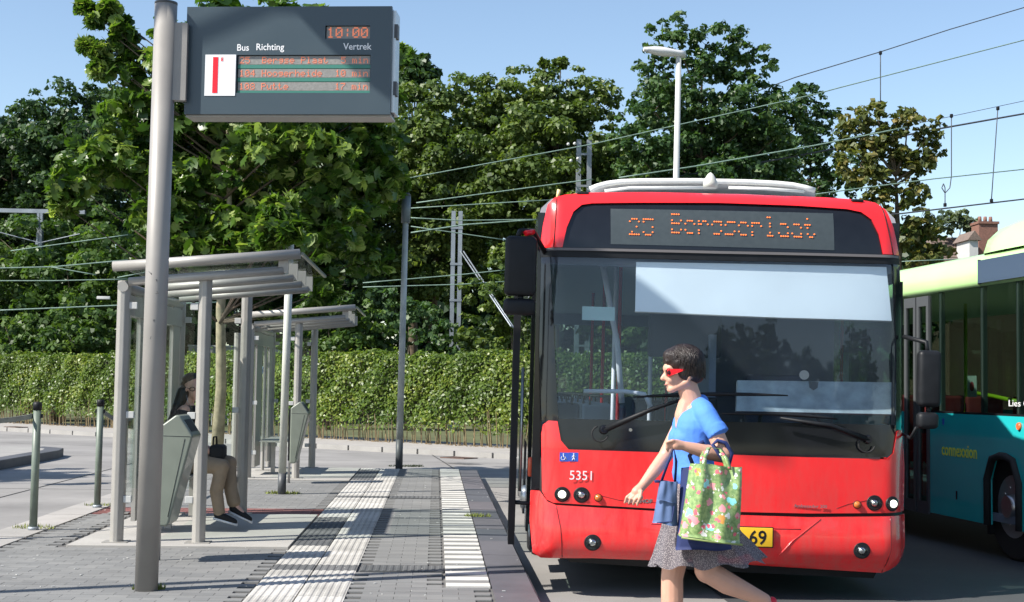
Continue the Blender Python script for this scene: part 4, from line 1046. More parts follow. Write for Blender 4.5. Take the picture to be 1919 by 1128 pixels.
skin_panel('front_bumper', bpoly([(1000, 924), (1016, 922), (1030, 941), (1045, 947), (1300, 962), (1500, 969), (1692, 968), (1690, 1030), (1684, 1062), (1640, 1077), (1500, 1067), (1300, 1053), (1110, 1047), (1018, 1049), (1003, 1040), (998, 980)]), red, bus, .012, .05, .045, fn=fyb)
skin_panel('bumper_lip', bpoly([(1060, 1040), (1300, 1048), (1500, 1062), (1640, 1070), (1630, 1090), (1500, 1083), (1300, 1072), (1070, 1058)]), blackp, bus, -.05, .03, .06)
def crease(pts, r=.0035, m=redpl, nm='crease', d=.012, fn=fyb):
    q = [bl(*p) for p in resample([Vector(p) for p in pts], 14)[:-1]] if False else []
    P = []
    for i in range(len(pts)-1):
        for k in range(6):
            t = k/6; P.append((pts[i][0]*(1-t)+pts[i+1][0]*t, pts[i][1]*(1-t)+pts[i+1][1]*t))
    P.append(pts[-1]); V = []
    for p in P: x, z = bl(*p); V.append((x, fn(x, z)-d, z))
    return MB().tube(V, r, 6).build(nm, m, bus)
crease([(1045, 948), (1053, 990), (1056, 1046)], .003, mat('dark_red_gap', (.16, .006, .008), .4), 'panel_gap')
crease([(1652, 969), (1650, 1030), (1640, 1076)], .003, MATS['dark_red_gap'], 'panel_gap')
crease([(1215, 981), (1230, 982), (1290, 984)], .003, MATS['dark_red_gap'], 'bumper_crease')
crease([(1410, 987), (1440, 990), (1485, 991)], .003, MATS['dark_red_gap'], 'bumper_crease')
crease([(1445, 1040), (1470, 1012), (1522, 972)], .005, red, 'bumper_crease')
crease([(1121, 928), (1160, 938), (1240, 943)], .0022, MATS['dark_red_gap'], 'panel_crease', fn=fy)
crease([(1552, 953), (1574, 945), (1610, 938)], .0022, MATS['dark_red_gap'], 'panel_crease', fn=fy)
# lights
def lightunit(px, py, r, m, nm, label=None, fn=fy, d=.012):
    x, z = bl(px, py); y = fn(x, z)-d; r = r/BS; nx = (fn(x+.01, z)-fn(x-.01, z))/.02; dv = Vector((-nx*.0, -1, 0))
    c = Vector((x, y, z)); n = Vector((nx, -1, 0)).normalized()
    t_ = MB().tube([c-n*.02, c+n*.004, c+n*.006], [r*1.18, r*1.18, r*1.06], 24).build(nm, blackp, bus, label=label)
    k = MB(); pts = []; rs = []
    for i in range(5): a = i/4*math.pi/2; pts.append(c+n*(.0065+.022*math.sin(a))); rs.append(max(r*math.cos(a), .001))
    k.tube([c+n*.001]+pts, [r]+rs, 24).build('lens', glass if m in (clear, lamp_on) else m, t_)
    if m is lamp_on:
        MB().tube([c+n*.0015, c+n*.004], [r*.92, r*.80], 20).build('reflector', chrome, t_); MB().ell(c+n*.012, (r*.62, r*.25, r*.62), 16, 10).build('bulb', lamp_on, t_)
    if m is clear:
        MB().tube([c+n*.002, c+n*.020], [r*.85, r*.15], 16).build('reflector', chrome, t_)
        MB().tube([c+n*.018, c+n*.0265], [r*.3, r*.25], 12).build('bulb_cap', chrome, t_)
lightunit(1056, 927, 12, lamp_on, 'headlight', 'lit left headlight'); lightunit(1091, 928, 12.5, clear, 'headlight', 'unlit left headlight')
lightunit(1121, 933, 6.5, amber, 'indicator'); lightunit(1590, 946, 6.5, amber, 'indicator')
lightunit(1622, 943, 12.5, clear, 'headlight', 'unlit right headlight'); lightunit(1656, 945, 12, lamp_on, 'headlight', 'lit right headlight')
lightunit(1110, 1016, 13, clear, 'fog_light', None, fyb); lightunit(1596, 1031, 13, clear, 'fog_light', None, fyb)
# writing
def ftext(s, px, py, size, m, nm='lettering', bold=0, xs=1, fn=fy):
    x, z = bl(px, py); return text(s, size, m, bus, (x, min(fn(x, z), fn(x+size*2.2*xs, z))-.0165, z), (R(90), 0, 0), .0008, nm, bold=bold, xs=xs)
ftext('5351', 1068, 899, .092, white, 'fleet_number', 0.0, .93)
ftext('BERKHOF', 1170, 941, .036, chrome, 'maker_name', .0015, 1.15); ftext('Ambassador 200', 1474, 950, .030, chrome, 'model_name', .0006, 1.1)
for k, px in enumerate((1060, 1077)):
    x, z = bl(px, 857); h = .031; y = fy(x, z)-.0135
    st = MB().box((x-h, y-.002, z-h), (x+h, y, z+h)).build('blue_pictogram', bluep, bus); q = MB(); Y_ = y-.003
    if k: 
        q.ell((x, Y_, z+.021), (.005, .001, .005), 10, 6); q.tube([(x, Y_, z+.014), (x, Y_, z-.003)], .004, 6); q.tube([(x, Y_, z-.003), (x-.010, Y_, z-.024)], .003, 6); q.tube([(x, Y_, z-.003), (x+.010, Y_, z-.024)], .003, 6); q.tube([(x-.012, Y_, z-.002), (x, Y_, z+.012), (x+.012, Y_, z)], .0025, 6)
    else:
        q.ell((x-.006, Y_, z+.020), (.0045, .001, .0045), 10, 6); q.tube([(x-.006, Y_, z+.014), (x-.005, Y_, z), (x+.008, Y_, z-.001), (x+.014, Y_, z-.018)], .003, 6)
        q.tube([(x-.008+.013*math.cos(a), Y_, z-.008+.013*math.sin(a)) for a in [2.2+i*.45 for i in range(10)]], .0022, 6)
    q.build('pictogram_figure', white, st)
# number plate
a = bl(1300, 984); b = bl(1432, 1023); px0, px1 = a[0], b[0]; pz0, pz1 = b[1], a[1]
yp = fyb((px0+px1)/2, (pz0+pz1)/2)-.03
pl_ = MB().rbox((px0, yp-.006, pz0), (px1, yp+.02, pz1), .004).build('number_plate', yell, bus)
MB().rbox((px0-.006, yp-.002, pz0-.006), (px1+.006, yp+.018, pz1+.006), .004).build('plate_frame', blackp, pl_)
text('69', .135, blackp, pl_, (bl(1389, 1017)[0], yp-.0065, bl(1389, 1017)[1]), (R(90), 0, 0), .001, 'plate_number', bold=.002, xs=.9)
# destination LEDs
x, z = bl(1184, 403)
pitch = .0138; y_ = fy(0, 2.64)-.0025
def led(txt, px, py, rows, pitch_x, pz, adv=6):
    x, z = bl(px, py); mb = MB(); X0 = x
    for ch in txt:
        gl = FONT.get(ch, FONT[' ']).split()
        for r_, row in enumerate(gl):
            if r_ not in rows: continue
            for c_, bb in enumerate(row):
                if bb == '1':
                    xx = X0+c_*pitch_x; zz_ = z-r_*pz-(xx-x)*.004; h = pitch_x*.29
                    yy = fy(xx, zz_)+.001
                    mb.box((xx-h, yy-.004, zz_-.0045), (xx+h, yy, zz_+.0030))
        X0 += pitch_x*adv
    return mb
mb = led('Bergseplaat', 1262, 393, (0, 2, 3, 5, 6), .0155, .0225, 5.95); tag(mb.build('destination_text', orange, sb), kind='stuff')
mb = led('25', 1184, 402, (0, 1, 3, 5, 6), .0155, .0190, 6.1); tag(mb.build('route_number', orange, sb), kind='stuff')
# sunblind inside the glass
def fyi(x, z): return fy(x, z)+.05
bq = skin_panel('sunblind', bpoly([(1195, 486), (1660, 494), (1668, 598), (1440, 592), (1192, 581)]), blind, bus, -.03, .004, .12)
crq = []
for p in [(1192, 581), (1440, 592), (1668, 598)]:
    x, z = bl(*p); crq.append((x, fyi(x, z)+.01, z))
MB().tube(crq, .007, 8).build('blind_rail', whitem, bq)
# wipers
def wiper(pts, blade, name, piv):
    def P(p, d): x, z = bl(*p); return Vector((x, fy(x, z)-d, z))
    t = MB().tube([P(pts[0], .03), P(pts[1], .07), P(pts[2], .055)], [.022, .015, .008], 8).build(name, blackp, bus)
    MB().tube([P(pts[0], .0), P(pts[0], .05)], [.034, .022], 16).build('wiper_hub', blackg, t)
    bb = [P((blade[0][0]+(blade[1][0]-blade[0][0])*i/8, blade[0][1]+(blade[1][1]-blade[0][1])*i/8-4*math.sin(i/8*math.pi)), .03) for i in range(9)]
    MB().tube(bb, [.005, .009, .012, .013, .013, .013, .012, .009, .005], 8).build('wiper_blade', blackp, t)
    x, z = bl(*piv); loop = []
    for i in range(11):
        a = 1.9+i*.42; loop.append((x-.02+.055*math.cos(a), fy(x, z)-.035, z-.02+.055*math.sin(a)))
    MB().tube(loop, .006, 6).build('hose_loop', rubber, t)
wiper([(1132, 806), (1215, 768), (1292, 742)], [(1186, 744), (1466, 741)], 'wiper', (1130, 808))
wiper([(1612, 824), (1540, 797), (1450, 783)], [(1345, 775), (1556, 785)], 'wiper', (1614, 828))
x, z = bl(1180, 806); MB().tube([(x, fy(x, z)-.001, z), (x, fy(x, z)-.012, z)], .012, 12).build('washer_jet', chrome, bus)
# ---- body behind the front
BL_ = 11.9
def wall(x, s):
    th = .05*s; y0_ = .30
    def b(name, a, c, m, **k): return MB().box((min(x, x-th)+a[0], a[1], a[2]), (max(x, x-th)+a[0], c[1], c[2]), ).build(name, m, bus, **k)
    return b
for s in (-1, 1):
    x = s*HWb; b = wall(x, s)
    dy0 = 1.75 if s < 0 else .28
    # side skirt in pieces, leaving the wheel arches open
    ar = [(2.15, 3.25), (8.1, 9.2)]
    segs = [(dy0, ar[0][0]), (ar[0][1], ar[1][0]), (ar[1][1], BL_)]
    for (p, q) in segs: b('side_skirt', (0, p, .28), (0, q, 1.02), red if s > 0 else blackg)
    for (p, q) in ar: b('arch_top', (0, p, .98), (0, q, 1.02), red if s > 0 else blackg)
    b('cantrail', (0, .35, 2.30), (0, BL_, 2.74), blackg)
    ys = [dy0 if s > 0 else 1.75, 3.2, 4.9, 6.0, 7.3, 8.9, 10.4, BL_]
    for i in range(len(ys)-1):
        MB().box((x-.012 if s > 0 else x-.0, ys[i]+.04, 1.02), (x if s > 0 else x+.012, ys[i+1]-.04, 2.30)).build('side_window', sideg, bus)
        b('window_post', (-.0, ys[i]-.04, 1.02), (0, ys[i]+.04, 2.30), blackp)
# roof shell
prof = [(-HWb, 2.70), (-HWb+.02, 2.78), (-HWb+.09, 2.85), (-HWb+.25, 2.885), (0, 2.92), (HWb-.25, 2.885), (HWb-.09, 2.85), (HWb-.02, 2.78), (HWb, 2.70), (HWb-.05, 2.70), (HWb-.28, 2.80), (0, 2.84), (-HWb+.28, 2.80), (-HWb+.05, 2.70)]
mb = MB(); mb.loft([[(x, y, z) for x, z in prof] for y in (.40, BL_)], cap=True); mb.build('roof', mat('bus_roof_paint', (.42, .42, .46), .4, noise=.1), bus)
MB().box((-HWb+.02, .25, .28), (HWb-.02, BL_, .34)).build('floor', intm, bus)
mb = MB(); mb.box((-HWb, BL_-.05, .3), (HWb, BL_, 1.35)).box((-HWb, BL_-.05, 2.45), (HWb, BL_, 2.75)).box((-HWb, BL_-.05, 1.35), (-HWb+.2, BL_, 2.45)).box((HWb-.2, BL_-.05, 1.35), (HWb, BL_, 2.45)); mb.build('rear_wall', intm, bus)
MB().box((-HWb+.2, BL_-.03, 1.35), (HWb-.2, BL_-.02, 2.45)).build('rear_window', sideg, bus)
MB().box((-HWb+.06, .36, 2.62), (HWb-.06, BL_-.06, 2.66)).build('ceiling', mat('ceiling_grey', (.30, .33, .37), .6), bus)
MB().box((-HWb+.07, .30, 2.36), (HWb-.07, .42, 2.64)).build('header_box', intm, bus)
# white roof fairing and aerial dome
z_b = 2.90
A = [(1108, 350), (1122, 344), (1140, 339), (1165, 335.5), (1200, 334), (1260, 333.5), (1300, 333.5), (1400, 335.5), (1450, 338), (1480, 341), (1503, 346), (1520, 351)]
def fp(px, py, y):
    x, z = bl(px, py); return (x+(1.98+x)*y/9.7-.045*y, y, 1.48+(z-1.48)*(1+y/9.7))
fa = MB().tube([fp(px, py, .75) for px, py in A], .022, 10).build('roof_fairing', fairm, bus)
mb = MB(); mb.loft([[fp(px, py+1, .76), fp(px, py+1, 2.6), (fp(px, py, 2.6)[0], 2.6, z_b-.05), (fp(px, py+6, .80)[0], .80, min(fp(px, py+6, .8)[2], fp(px, py, .8)[2]-.02))] for px, py in A], close=False); mb.build('fairing_cover', fairm, fa)
MB().tube([fp(px, py+8, .74) for px, py in [(1135, 345), (1180, 339), (1338, 338)]], .012, 8).build('fairing_rail', fairm, fa)
MB().tube([fp(px, py+8, .74) for px, py in [(1362, 338), (1430, 340), (1500, 345)]], .012, 8).build('fairing_rail', fairm, fa)
x, z = bl(1349, 343); z = 1.48+(z-1.48)*1.055; MB().tube([(x, .52, z-.02), (x, .52, z+.02), (x, .52, z+.055), (x, .52, z+.085), (x, .52, z+.098)], [.052, .052, .038, .02, .004], 20).build('aerial_dome', creamm, bus)
for px, py in [(1099, 351), (1614, 364)]:
    x, z = bl(px, py); MB().rbox((x-.042, .22, z-.004), (x+.042, .30, z+.018), .008).build('marker_lamp', blackp, bus)
x, z = bl(1054, 350); MB().tube([(x-.008, .30, z-.03), (x+.004, .30, z+.04)], [.010, .014], 8).build('marker_stalk', mat('pale_yellow', (.8, .6, .3), .5), bus)
# mirrors
def mirror(px0, py0, px1, py1, nm, y=-.14, d=.11):
    a = bl(px0, py0); b = bl(px1, py1); t = MB().rbox((a[0], y, b[1]), (b[0], y+d, a[1]), .035, 4).build(nm, blackp, bus)
    MB().box((a[0]+.025, y+d-.002, b[1]+.03), (b[0]-.025, y+d+.004, a[1]-.03)).build('mirror_glass', chrome, t); return t
mirror(954, 442, 1008, 556, 'mirror'); mirror(950, 559, 1007, 592, 'mirror', -.13, .09)
mirror(1704, 655, 1743, 763, 'mirror', -.05, .10); mirror(1700, 772, 1738, 804, 'mirror', -.05, .10)
def bp(px, py, y): x, z = bl(px, py); return (x, y, z)
MB().tube([bp(976, 444, -.08), bp(980, 432, -.06), bp(1004, 428, .05), bp(1030, 470, .2)], .018, 8).build('mirror_arm', blackp, bus)
MB().tube([bp(990, 437, -.085), bp(1004, 433, -.04)], .02, 8).build('mirror_arm_cap', redpl, bus)
MB().tube([bp(981, 555, -.08), bp(981, 562, -.08)], .02, 8).build('mirror_joint', blackp, bus)
MB().tube([bp(1722, 660, .0), bp(1722, 640, .02), bp(1690, 628, .15)], .016, 8).build('mirror_arm', blackp, bus)
MB().tube([bp(1722, 760, .0), bp(1722, 775, .0)], .014, 8).build('mirror_joint', blackp, bus)
MB().tube([bp(1700, 800, .0), bp(1696, 822, .1), bp(1688, 815, .2)], .012, 8).build('mirror_arm', blackp, bus)
# open door leaves and the doorway
t = bus
for (y0_, y1_, xo) in [(.33, .86, -1.405), (1.25, 1.72, -1.39)]:
    lf = MB().box((xo-.022, y0_, .32), (xo+.022, y0_+.035, 2.28)).box((xo-.022, y1_-.035, .32), (xo+.022, y1_, 2.28)).box((xo-.022, y0_+.035, .32), (xo+.022, y1_-.035, .40)).box((xo-.022, y0_+.035, 2.2), (xo+.022, y1_-.035, 2.28)).build('door_leaf', blackp, bus)
    MB().box((xo-.006, y0_+.035, .40), (xo+.006, y1_-.035, 2.2)).build('door_glass', sideg, lf)
    MB().tube([(xo+.05, y0_+.05, .7), (xo+.05, y0_+.05, 1.6)], .012, 8).build('door_handle', steel, lf)
x_ = -HWb
MB().box((x_-.0, .26, .30), (x_+.06, .40, 2.45)).build('door_jamb', blackg, bus); MB().box((x_, 1.66, .28), (x_+.06, 1.80, 2.45)).build('door_jamb', blackg, bus)
x1, z1_ = bl(968, 906); MB().tube([(-1.405, .36, .62), (-1.25, .30, .62)], .014, 8).build('door_stay', blackp, bus)
x, z = bl(995, 880); MB().rbox((x_-.025, .30, z-.07), (x_+.01, .36, z+.07), .012).build('side_marker', mat('red_orange_lens', (.6, .08, .03), .2), bus)
# interior
for (x, y) in [(-.62, 1.6), (-.30, 1.9), (.42, 2.0), (-.45, 3.2), (.45, 3.6), (-.45, 5.2), (.45, 5.4), (-.45, 7.0), (.45, 7.2)]:
    MB().tube([(x, y, .34), (x, y, 2.62)], .017, 10).build('handrail_pole', poleint if y < 2.5 else redpl, bus)
P1 = lambda px, py, y: (bl(px, py)[0]+(1.98+bl(px, py)[0])*y/9.7-.045*y, y, (bl(px, py)[1]-1.48)*(1+y/9.7)+1.48)
MB().tube([P1(1130, 490, .9), P1(1142, 560, .9), P1(1156, 640, .9), P1(1164, 755, .9)], .022, 10).build('door_rail', poleint, bus)
MB().tube([P1(1095, 733, .6), P1(1170, 733, .6), P1(1205, 738, .6), P1(1216, 762, .6)], .017, 10).build('door_rail', poleint, bus)
for r_ in range(8):
    for c_, x in enumerate((-.98, -.56, .56, .98)):
        y = 3.0+r_*1.02
        if r_ == 0 and c_ > 1: continue
        t_ = MB().rbox((x-.2, y, .62), (x+.2, y+.42, .72), .03).rbox((x-.2, y+.36, .66), (x+.2, y+.44, 1.32), .035).build('passenger_seat', seatm, bus)
        MB().tube([(x-.13, y+.38, 1.30), (x-.12, y+.38, 1.39), (x+.12, y+.38, 1.39), (x+.13, y+.38, 1.30)], .013, 8).build('grab_handle', blackp, t_)
MB().box((-.2, .48, .34), (HWb-.08, .80, 1.20)).build('dashboard', mat('dash_grey', (.055, .06, .068), .7, noise=.1), bus)
MB().box((-HWb+.1, .42, .34), (-.2, .60, 1.12)).build('dashboard', MATS['dash_grey'], bus)
q_ = [P1(1375, 712, .45), P1(1668, 716, .45), P1(1668, 776, .38), P1(1372, 770, .38)]
MB().add(q_+[(a_[0], a_[1]+.05, a_[2]-.01) for a_ in q_], [(3, 2, 1, 0), (4, 5, 6, 7), (0, 1, 5, 4), (1, 2, 6, 5), (2, 3, 7, 6), (3, 0, 4, 7)]).build('pale_cab_panel', mat('pale_blue_grey_panel', (.34, .40, .42), .6, noise=.3, nscale=9), bus)  # pale blue-grey sheet low behind the right half of the windscreen
p_ = P1(1496, 702, .4); MB().tube([(p_[0], p_[1], p_[2]), (p_[0], p_[1]+.03, p_[2])], [.035, .03], 16).build('dial', clear, bus)
p_ = P1(1513, 722, .35); MB().prism([(p_[0]-.035, p_[2]+.03), (p_[0]+.035, p_[2]+.03), (p_[0]+.028, p_[2]-.015), (p_[0], p_[2]-.035), (p_[0]-.028, p_[2]-.015)], 'y', p_[1], p_[1]+.01).build('badge', darkm, bus)
MB().box((.02, .82, 1.0), (.07, 1.9, 1.9)).build('cab_door', intm, bus)
MB().box((.1, 1.95, .34), (HWb-.08, 2.0, 2.3)).build('cab_partition', mat('cab_partition', (.05, .06, .085), .6), bus)
t_ = MB().rbox((.42, 1.35, .75), (.92, 1.75, .87), .04).rbox((.44, 1.68, .8), (.90, 1.80, 1.62), .05).build('driver_seat', seatm, bus)
cw = Vector((.66, 1.0, 1.22)); u_ = Vector((1, 0, 0)); v_ = Vector((0, .62, .78))
MB().tube([cw+(u_*math.cos(a)+v_*math.sin(a))*.23 for a in [i*2*math.pi/24 for i in range(25)]], .014, 8).build('steering_wheel', blackp, bus)
MB().tube([cw, cw+Vector((0, -.22, -.25))], .03, 8).build('steering_column', blackp, bus)
MB().rbox((-.42, .9, 1.72), (.12, 1.0, 2.12), .02).build('monitor_box', mat('monitor_grey', (.02, .024, .03), .5), bus)
MB().box((-.95, .36, 1.96), (-.72, .37, 2.06)).build('paper_notice', mat('pale_green_paper', (.55, .75, .70), .8), bus)
MB().rbox((-.12, .62, 1.2), (.06, .72, 1.42), .02).build('ticket_machine', blackp, bus)
# wheels and underside
def wheel(parent, x, y, r=.48, w_=.28, s=1, nm='wheel'):
    t_ = MB().tube([(x, y, r), (x+s*.02, y, r), (x+s*(w_-.02), y, r), (x+s*w_, y, r)], [r-.03, r, r, r-.03], 36).build(nm, rubber, parent)
    MB().tube([(x-s*.004, y, r), (x+s*.02, y, r), (x+s*.05, y, r)], [r*.58, r*.56, r*.40], 28, cap=True).build('rim', mat('wheel_rim', (.35, .36, .38), .35, metal=.6) if 'wheel_rim' not in MATS else MATS['wheel_rim'], t_)
    MB().tube([(x-s*.07, y, r), (x+s*.02, y, r)], [r*.20, r*.24], 20).build('hub', steel, t_)
    for i in range(10):
        a = i*math.pi/5; p = Vector((x-s*.012, y+math.cos(a)*r*.36, r+math.sin(a)*r*.36)); MB().tube([p, p+Vector((s*.03, 0, 0))], .014, 6).build('wheel_nut', steel, t_)
    return t_
wheel(bus, -HWb+.04, 2.7); wheel(bus, HWb-.04, 2.7, s=-1); wheel(bus, -HWb+.04, 8.65); wheel(bus, HWb-.04, 8.65, s=-1)
MB().box((-1.0, .25, .22), (1.0, 1.9, .28)).build('underbody', blackp, bus); MB().box((-.9, 1.9, .24), (.9, 9, .28)).build('underbody', blackp, bus)
MB().box((-.5, 2.55, .22), (.5, 2.85, .40)).build('axle', blackp, bus)

# ================================================================== GREEN BUS
P0 = Vector((4.91, 13.8)); d_ = Vector((-.087, 1)).normalized(); RT = Vector((d_.y, -d_.x))
gb = thing('green_bus', 'teal and lime bus with a roof dome, cut off by the right edge', 'bus', (P0.x, P0.y, ROADZ), (0, 0, math.atan2(d_.y, d_.x)-math.pi/2))
def gl_(px, py):
    d = ray(px, py); n = RT; t_ = (P0-Vector((0, 0))).dot(n)/(d.x*n.x+d.y*n.y); p = C0+d*t_
    return ((Vector((p.x, p.y))-P0).dot(d_), p.z-ROADZ)
def gx(poly, name, m, x=0.0, th=.03, parent=None, rnd_=0, label=None):
    P = [gl_(*p) for p in poly]
    return gx2(P, name, m, x, th, parent, rnd_, label)
def gx2(P, name, m, x=0.0, th=.03, parent=None, rnd_=0, label=None):
    P = [Vector(p) for p in P]
    if rnd_: P = round_poly(P, rnd_)
    o = MB().prism([(p[0], p[1]) for p in P], 'x', x, x+th).build(name, m, parent or gb, label=label); recalc(o); return o
ZS = gl_(1743, 960)[1]; ZW = gl_(1745, 773)[1]; ZR = gl_(1750, 549)[1]; ZT = gl_(1750, 499)[1]
YA = gl_(1743, 800)[0]; YF = -4.2; YB = 7.6; yd0, yd1 = gl_(1743, 800)[0], gl_(1695, 800)[0]
ya0, ya1 = gl_(1912, 900)[0], gl_(1852, 900)[0]
# side skirt with a wheel arch cut out
za = gl_(1880, 855)[1]
def arch(y0_, y1_, z): c = (y0_+y1_)/2; h = (y1_-y0_)/2; return [(y1_, ZS-.0), (y1_, z-.22), (y1_-h*.35, z-.03), (c+h*.2, z), (c-h*.2, z), (y0_+h*.35, z-.03), (y0_, z-.22), (y0_, ZS)]
sk = [(yd0, ZS), (yd0, ZW), (YF+.3, ZW), (YF+.3, ZS)]
poly = [(yd0, ZS), (yd0, ZW), (YF+.3, ZW), (YF+.3, ZS)]+[(p[0], p[1]) for p in reversed(arch(ya0, ya1, za))]
gx2(poly, 'side_skirt', tealm, 0, .04)
ar_ = arch(ya0, ya1, za); MB().tube([(-.012, p[0], p[1]) for p in ar_], .035, 8).build('arch_lip', rubber, gb)
MB().box((.04, ya0-.1, .2), (.6, ya0-.06, za+.1)).box((.04, ya1+.06, .2), (.6, ya1+.1, za+.1)).box((.04, ya0-.06, za+.03), (.6, ya1+.06, za+.07)).box((.6, ya0-.1, .2), (.64, ya1+.1, za+.1)).build('wheel_housing', blackp, gb)
wheel(gb, .09, (ya0+ya1)/2, .48, .28)
gx2([(yd1, ZS), (yd1, ZW), (YB, ZW), (YB, ZS)], 'side_skirt', tealm, 0, .04)
MB().box((0, YF+.3, ZW), (.03, yd0, ZW+.02)).build('window_rubber', blackp, gb)
# windows
ps = [YF+.3]+[gl_(x, 650)[0] for x in (1905, 1838, 1760)]+[yd0]
for i in range(len(ps)-1):
    lo, hi = min(ps[i], ps[i+1]), max(ps[i], ps[i+1])
    if hi-lo < .08: continue
    MB().box((.004, lo+.008, ZW+.02), (.012, hi-.008, ZR+.02)).build('side_window', sideg, gb)
    MB().box((.014, lo-.03, ZW+.02), (.05, lo+.03, ZR)).build('window_post', mat('window_post_grey', (.12, .125, .13), .5) if 'window_post_grey' not in MATS else MATS['window_post_grey'], gb)
MB().box((.004, yd1+.05, ZW), (.012, YB, ZR+.02)).build('side_window', sideg, gb)
# doors
dl = thing if False else None
ym = (yd0+yd1)/2
for (p, q) in [(yd0, ym), (ym, yd1)]:
    lo, hi = p+.015, q-.015
    lf = MB().box((-.01, lo, ZS-.02), (.03, lo+.05, ZR-.02)).box((-.01, hi-.05, ZS-.02), (.03, hi, ZR-.02)).box((-.01, lo+.05, ZS-.02), (.03, hi-.05, ZS+.10)).box((-.01, lo+.05, ZR-.12), (.03, hi-.05, ZR-.02)).build('door_leaf', mat('door_frame_grey', (.075, .08, .085), .5) if 'door_frame_grey' not in MATS else MATS['door_frame_grey'], gb)
    MB().box((.004, lo+.05, ZS+.10), (.012, hi-.05, ZR-.12)).build('door_glass', sideg, lf)
# curved lime roof edge
mb = MB(); pf = [(0, ZR), (-.012, ZR+.05), (-.012, ZR+.12), (.012, ZR+.2), (.06, ZR+.27), (.16, ZR+.325), (.35, ZR+.35), (1.25, ZR+.37), (2.15, ZR+.35), (2.45, ZR+.25), (2.5, ZR), (2.44, ZR), (1.25, ZR+.28), (.06, ZR)]
mb.loft([[(x, y, z) for x, z in pf] for y in (YF+.2, -2, 0, 2, 4, YB)], cap=True); mb.build('roof', limem, gb)
# side display
A = [gl_(1838, 489), gl_(1836, 536)]
sd = MB().box((-.03, YF+.4, ZR+.025), (.0, A[0][0], ZR+.235)).build('side_display', mat('display_blue_glass', (.06, .09, .14), .2), gb)
MB().box((-.022, A[0][0], ZR+.015), (.0, A[0][0]+.02, ZR+.245)).build('display_frame', blackp, gb)
# roof dome
dy = gl_(1866, 478)[0]+1.1; rings = []
for i in range(9):
    t_ = i/8; y = dy-t_*2.6; k = math.sin(min(1, t_*3.2+.02)*math.pi/2)**.6 if t_ < .5 else math.sin(min(1, (1-t_)*3.2+.02)*math.pi/2)**.6
    rings.append([(1.0+(-.86*k-.05)*math.cos(a), y, ZR+.32+.42*k*math.sin(a)) for a in [math.pi*j/10 for j in range(11)]])
mb = MB(); mb.loft(rings, close=False); o = mb.build('roof_dome', limem, gb); recalc(o)
# other body faces
MB().box((2.46, YF, ZS), (2.5, YB, ZW)).build('far_side', tealm, gb); MB().box((2.48, YF, ZW), (2.49, YB, ZR)).build('far_windows', sideg, gb)
MB().box((.04, YF+.1, .33), (2.46, YB-.1, .40)).build('floor', intm, gb)
MB().box((0, YF, ZS), (2.5, YF+.3, ZW-.1)).build('front_panel', tealm, gb); MB().box((.06, YF+.02, ZW-.1), (2.44, YF+.04, ZR)).build('windscreen', sideg, gb)
MB().box((0, YF+.02, ZW-.1), (.06, YF+.3, ZR)).build('front_pillar', blackp, gb); MB().box((2.44, YF+.02, ZW-.1), (2.5, YF+.3, ZR)).build('front_pillar', blackp, gb)
MB().box((0, YF, ZR), (2.5, YF+.2, ZR+.3)).build('front_cap', limem, gb)
MB().box((.04, YB-.05, .33), (2.46, YB, ZW)).build('rear_wall', tealm, gb); MB().box((.1, YB-.03, ZW), (2.4, YB-.02, ZR)).build('rear_window', sideg, gb)
MB().box((.3, YF+.3, .24), (2.2, YB-.3, .33)).build('underbody', blackp, gb)
for i, y in enumerate([-.2, .7, 3.0, 4.0, 5.0]):
    for x in (.3, .75, 1.75, 2.2):
        MB().rbox((x-.2, y, .75), (x+.2, y+.4, .85), .03).rbox((x-.2, y+.34, .8), (x+.2, y+.42, 1.45), .03).build('passenger_seat', mat('red_seat', (.28, .03, .04), .8) if 'red_seat' not in MATS else MATS['red_seat'], gb)
P2 = lambda px, py, x: (x, gl_(px, py)[0], gl_(px, py)[1])
MB().tube([P2(1842, 645, .35), P2(1842, 750, .35)], .02, 8).build('handrail_pole', yellowp, gb)
MB().tube([P2(1762, 735, .35), P2(1800, 742, .35), P2(1842, 752, .35)], .02, 8).build('handrail', yellowp, gb)
for y in (-1.2, .4, 1.6): MB().tube([(1.25, y, .4), (1.25, y, 2.5)], .02, 8).build('handrail_pole', yellowp, gb)
# lettering
def gtext(s, px, py, px2, size, m, name, bold=0):
    y0_, z0_ = gl_(px, py); y1_, _ = gl_(px2, py); o = text(s, size, m, gb, (-.003, y0_, z0_), (R(90), 0, R(-90)), .001, name, bold=bold)
    w_ = o.dimensions.x if o.dimensions.x > 0 else max(v.co.x for v in o.data.vertices); w_ = max(v.co.x for v in o.data.vertices); o.scale.x = abs(y1_-y0_)/w_; return o
gtext('connexxion', 1765, 852, 1831, .17, yelt, 'operator_name', .002)
gtext('Lies City', 1890, 761, 1945, .08, white, 'window_lettering')
yy, z_ = gl_(1768, 790); MB().box((-.004, yy-.02, z_-.03), (-.001, yy+.02, z_+.03)).build('small_sticker', bluep, gb)
yy, z_ = gl_(1911, 799); MB().tube([(-.02, yy, z_), (.0, yy, z_)], [.03, .036], 14).build('side_indicator', mat('orange_lens', (.8, .15, .05), .2), gb)
yy, z_ = gl_(1793, 926); MB().box((-.004, yy-.012, z_-.05), (-.001, yy+.012, z_+.03)).build('latch', blackp, gb)
po = gl_(1818, 724); st = MB().box((.018, po[0]-.09, po[1]-.10), (.022, po[0]+.09, po[1]+.10)).build('poster', white, gb)
MB().tube([(.0165, po[0], po[1]), (.0178, po[0], po[1])], .045, 16).build('round_emblem', mat('dull_red_print', (.5, .05, .08), .5), st)
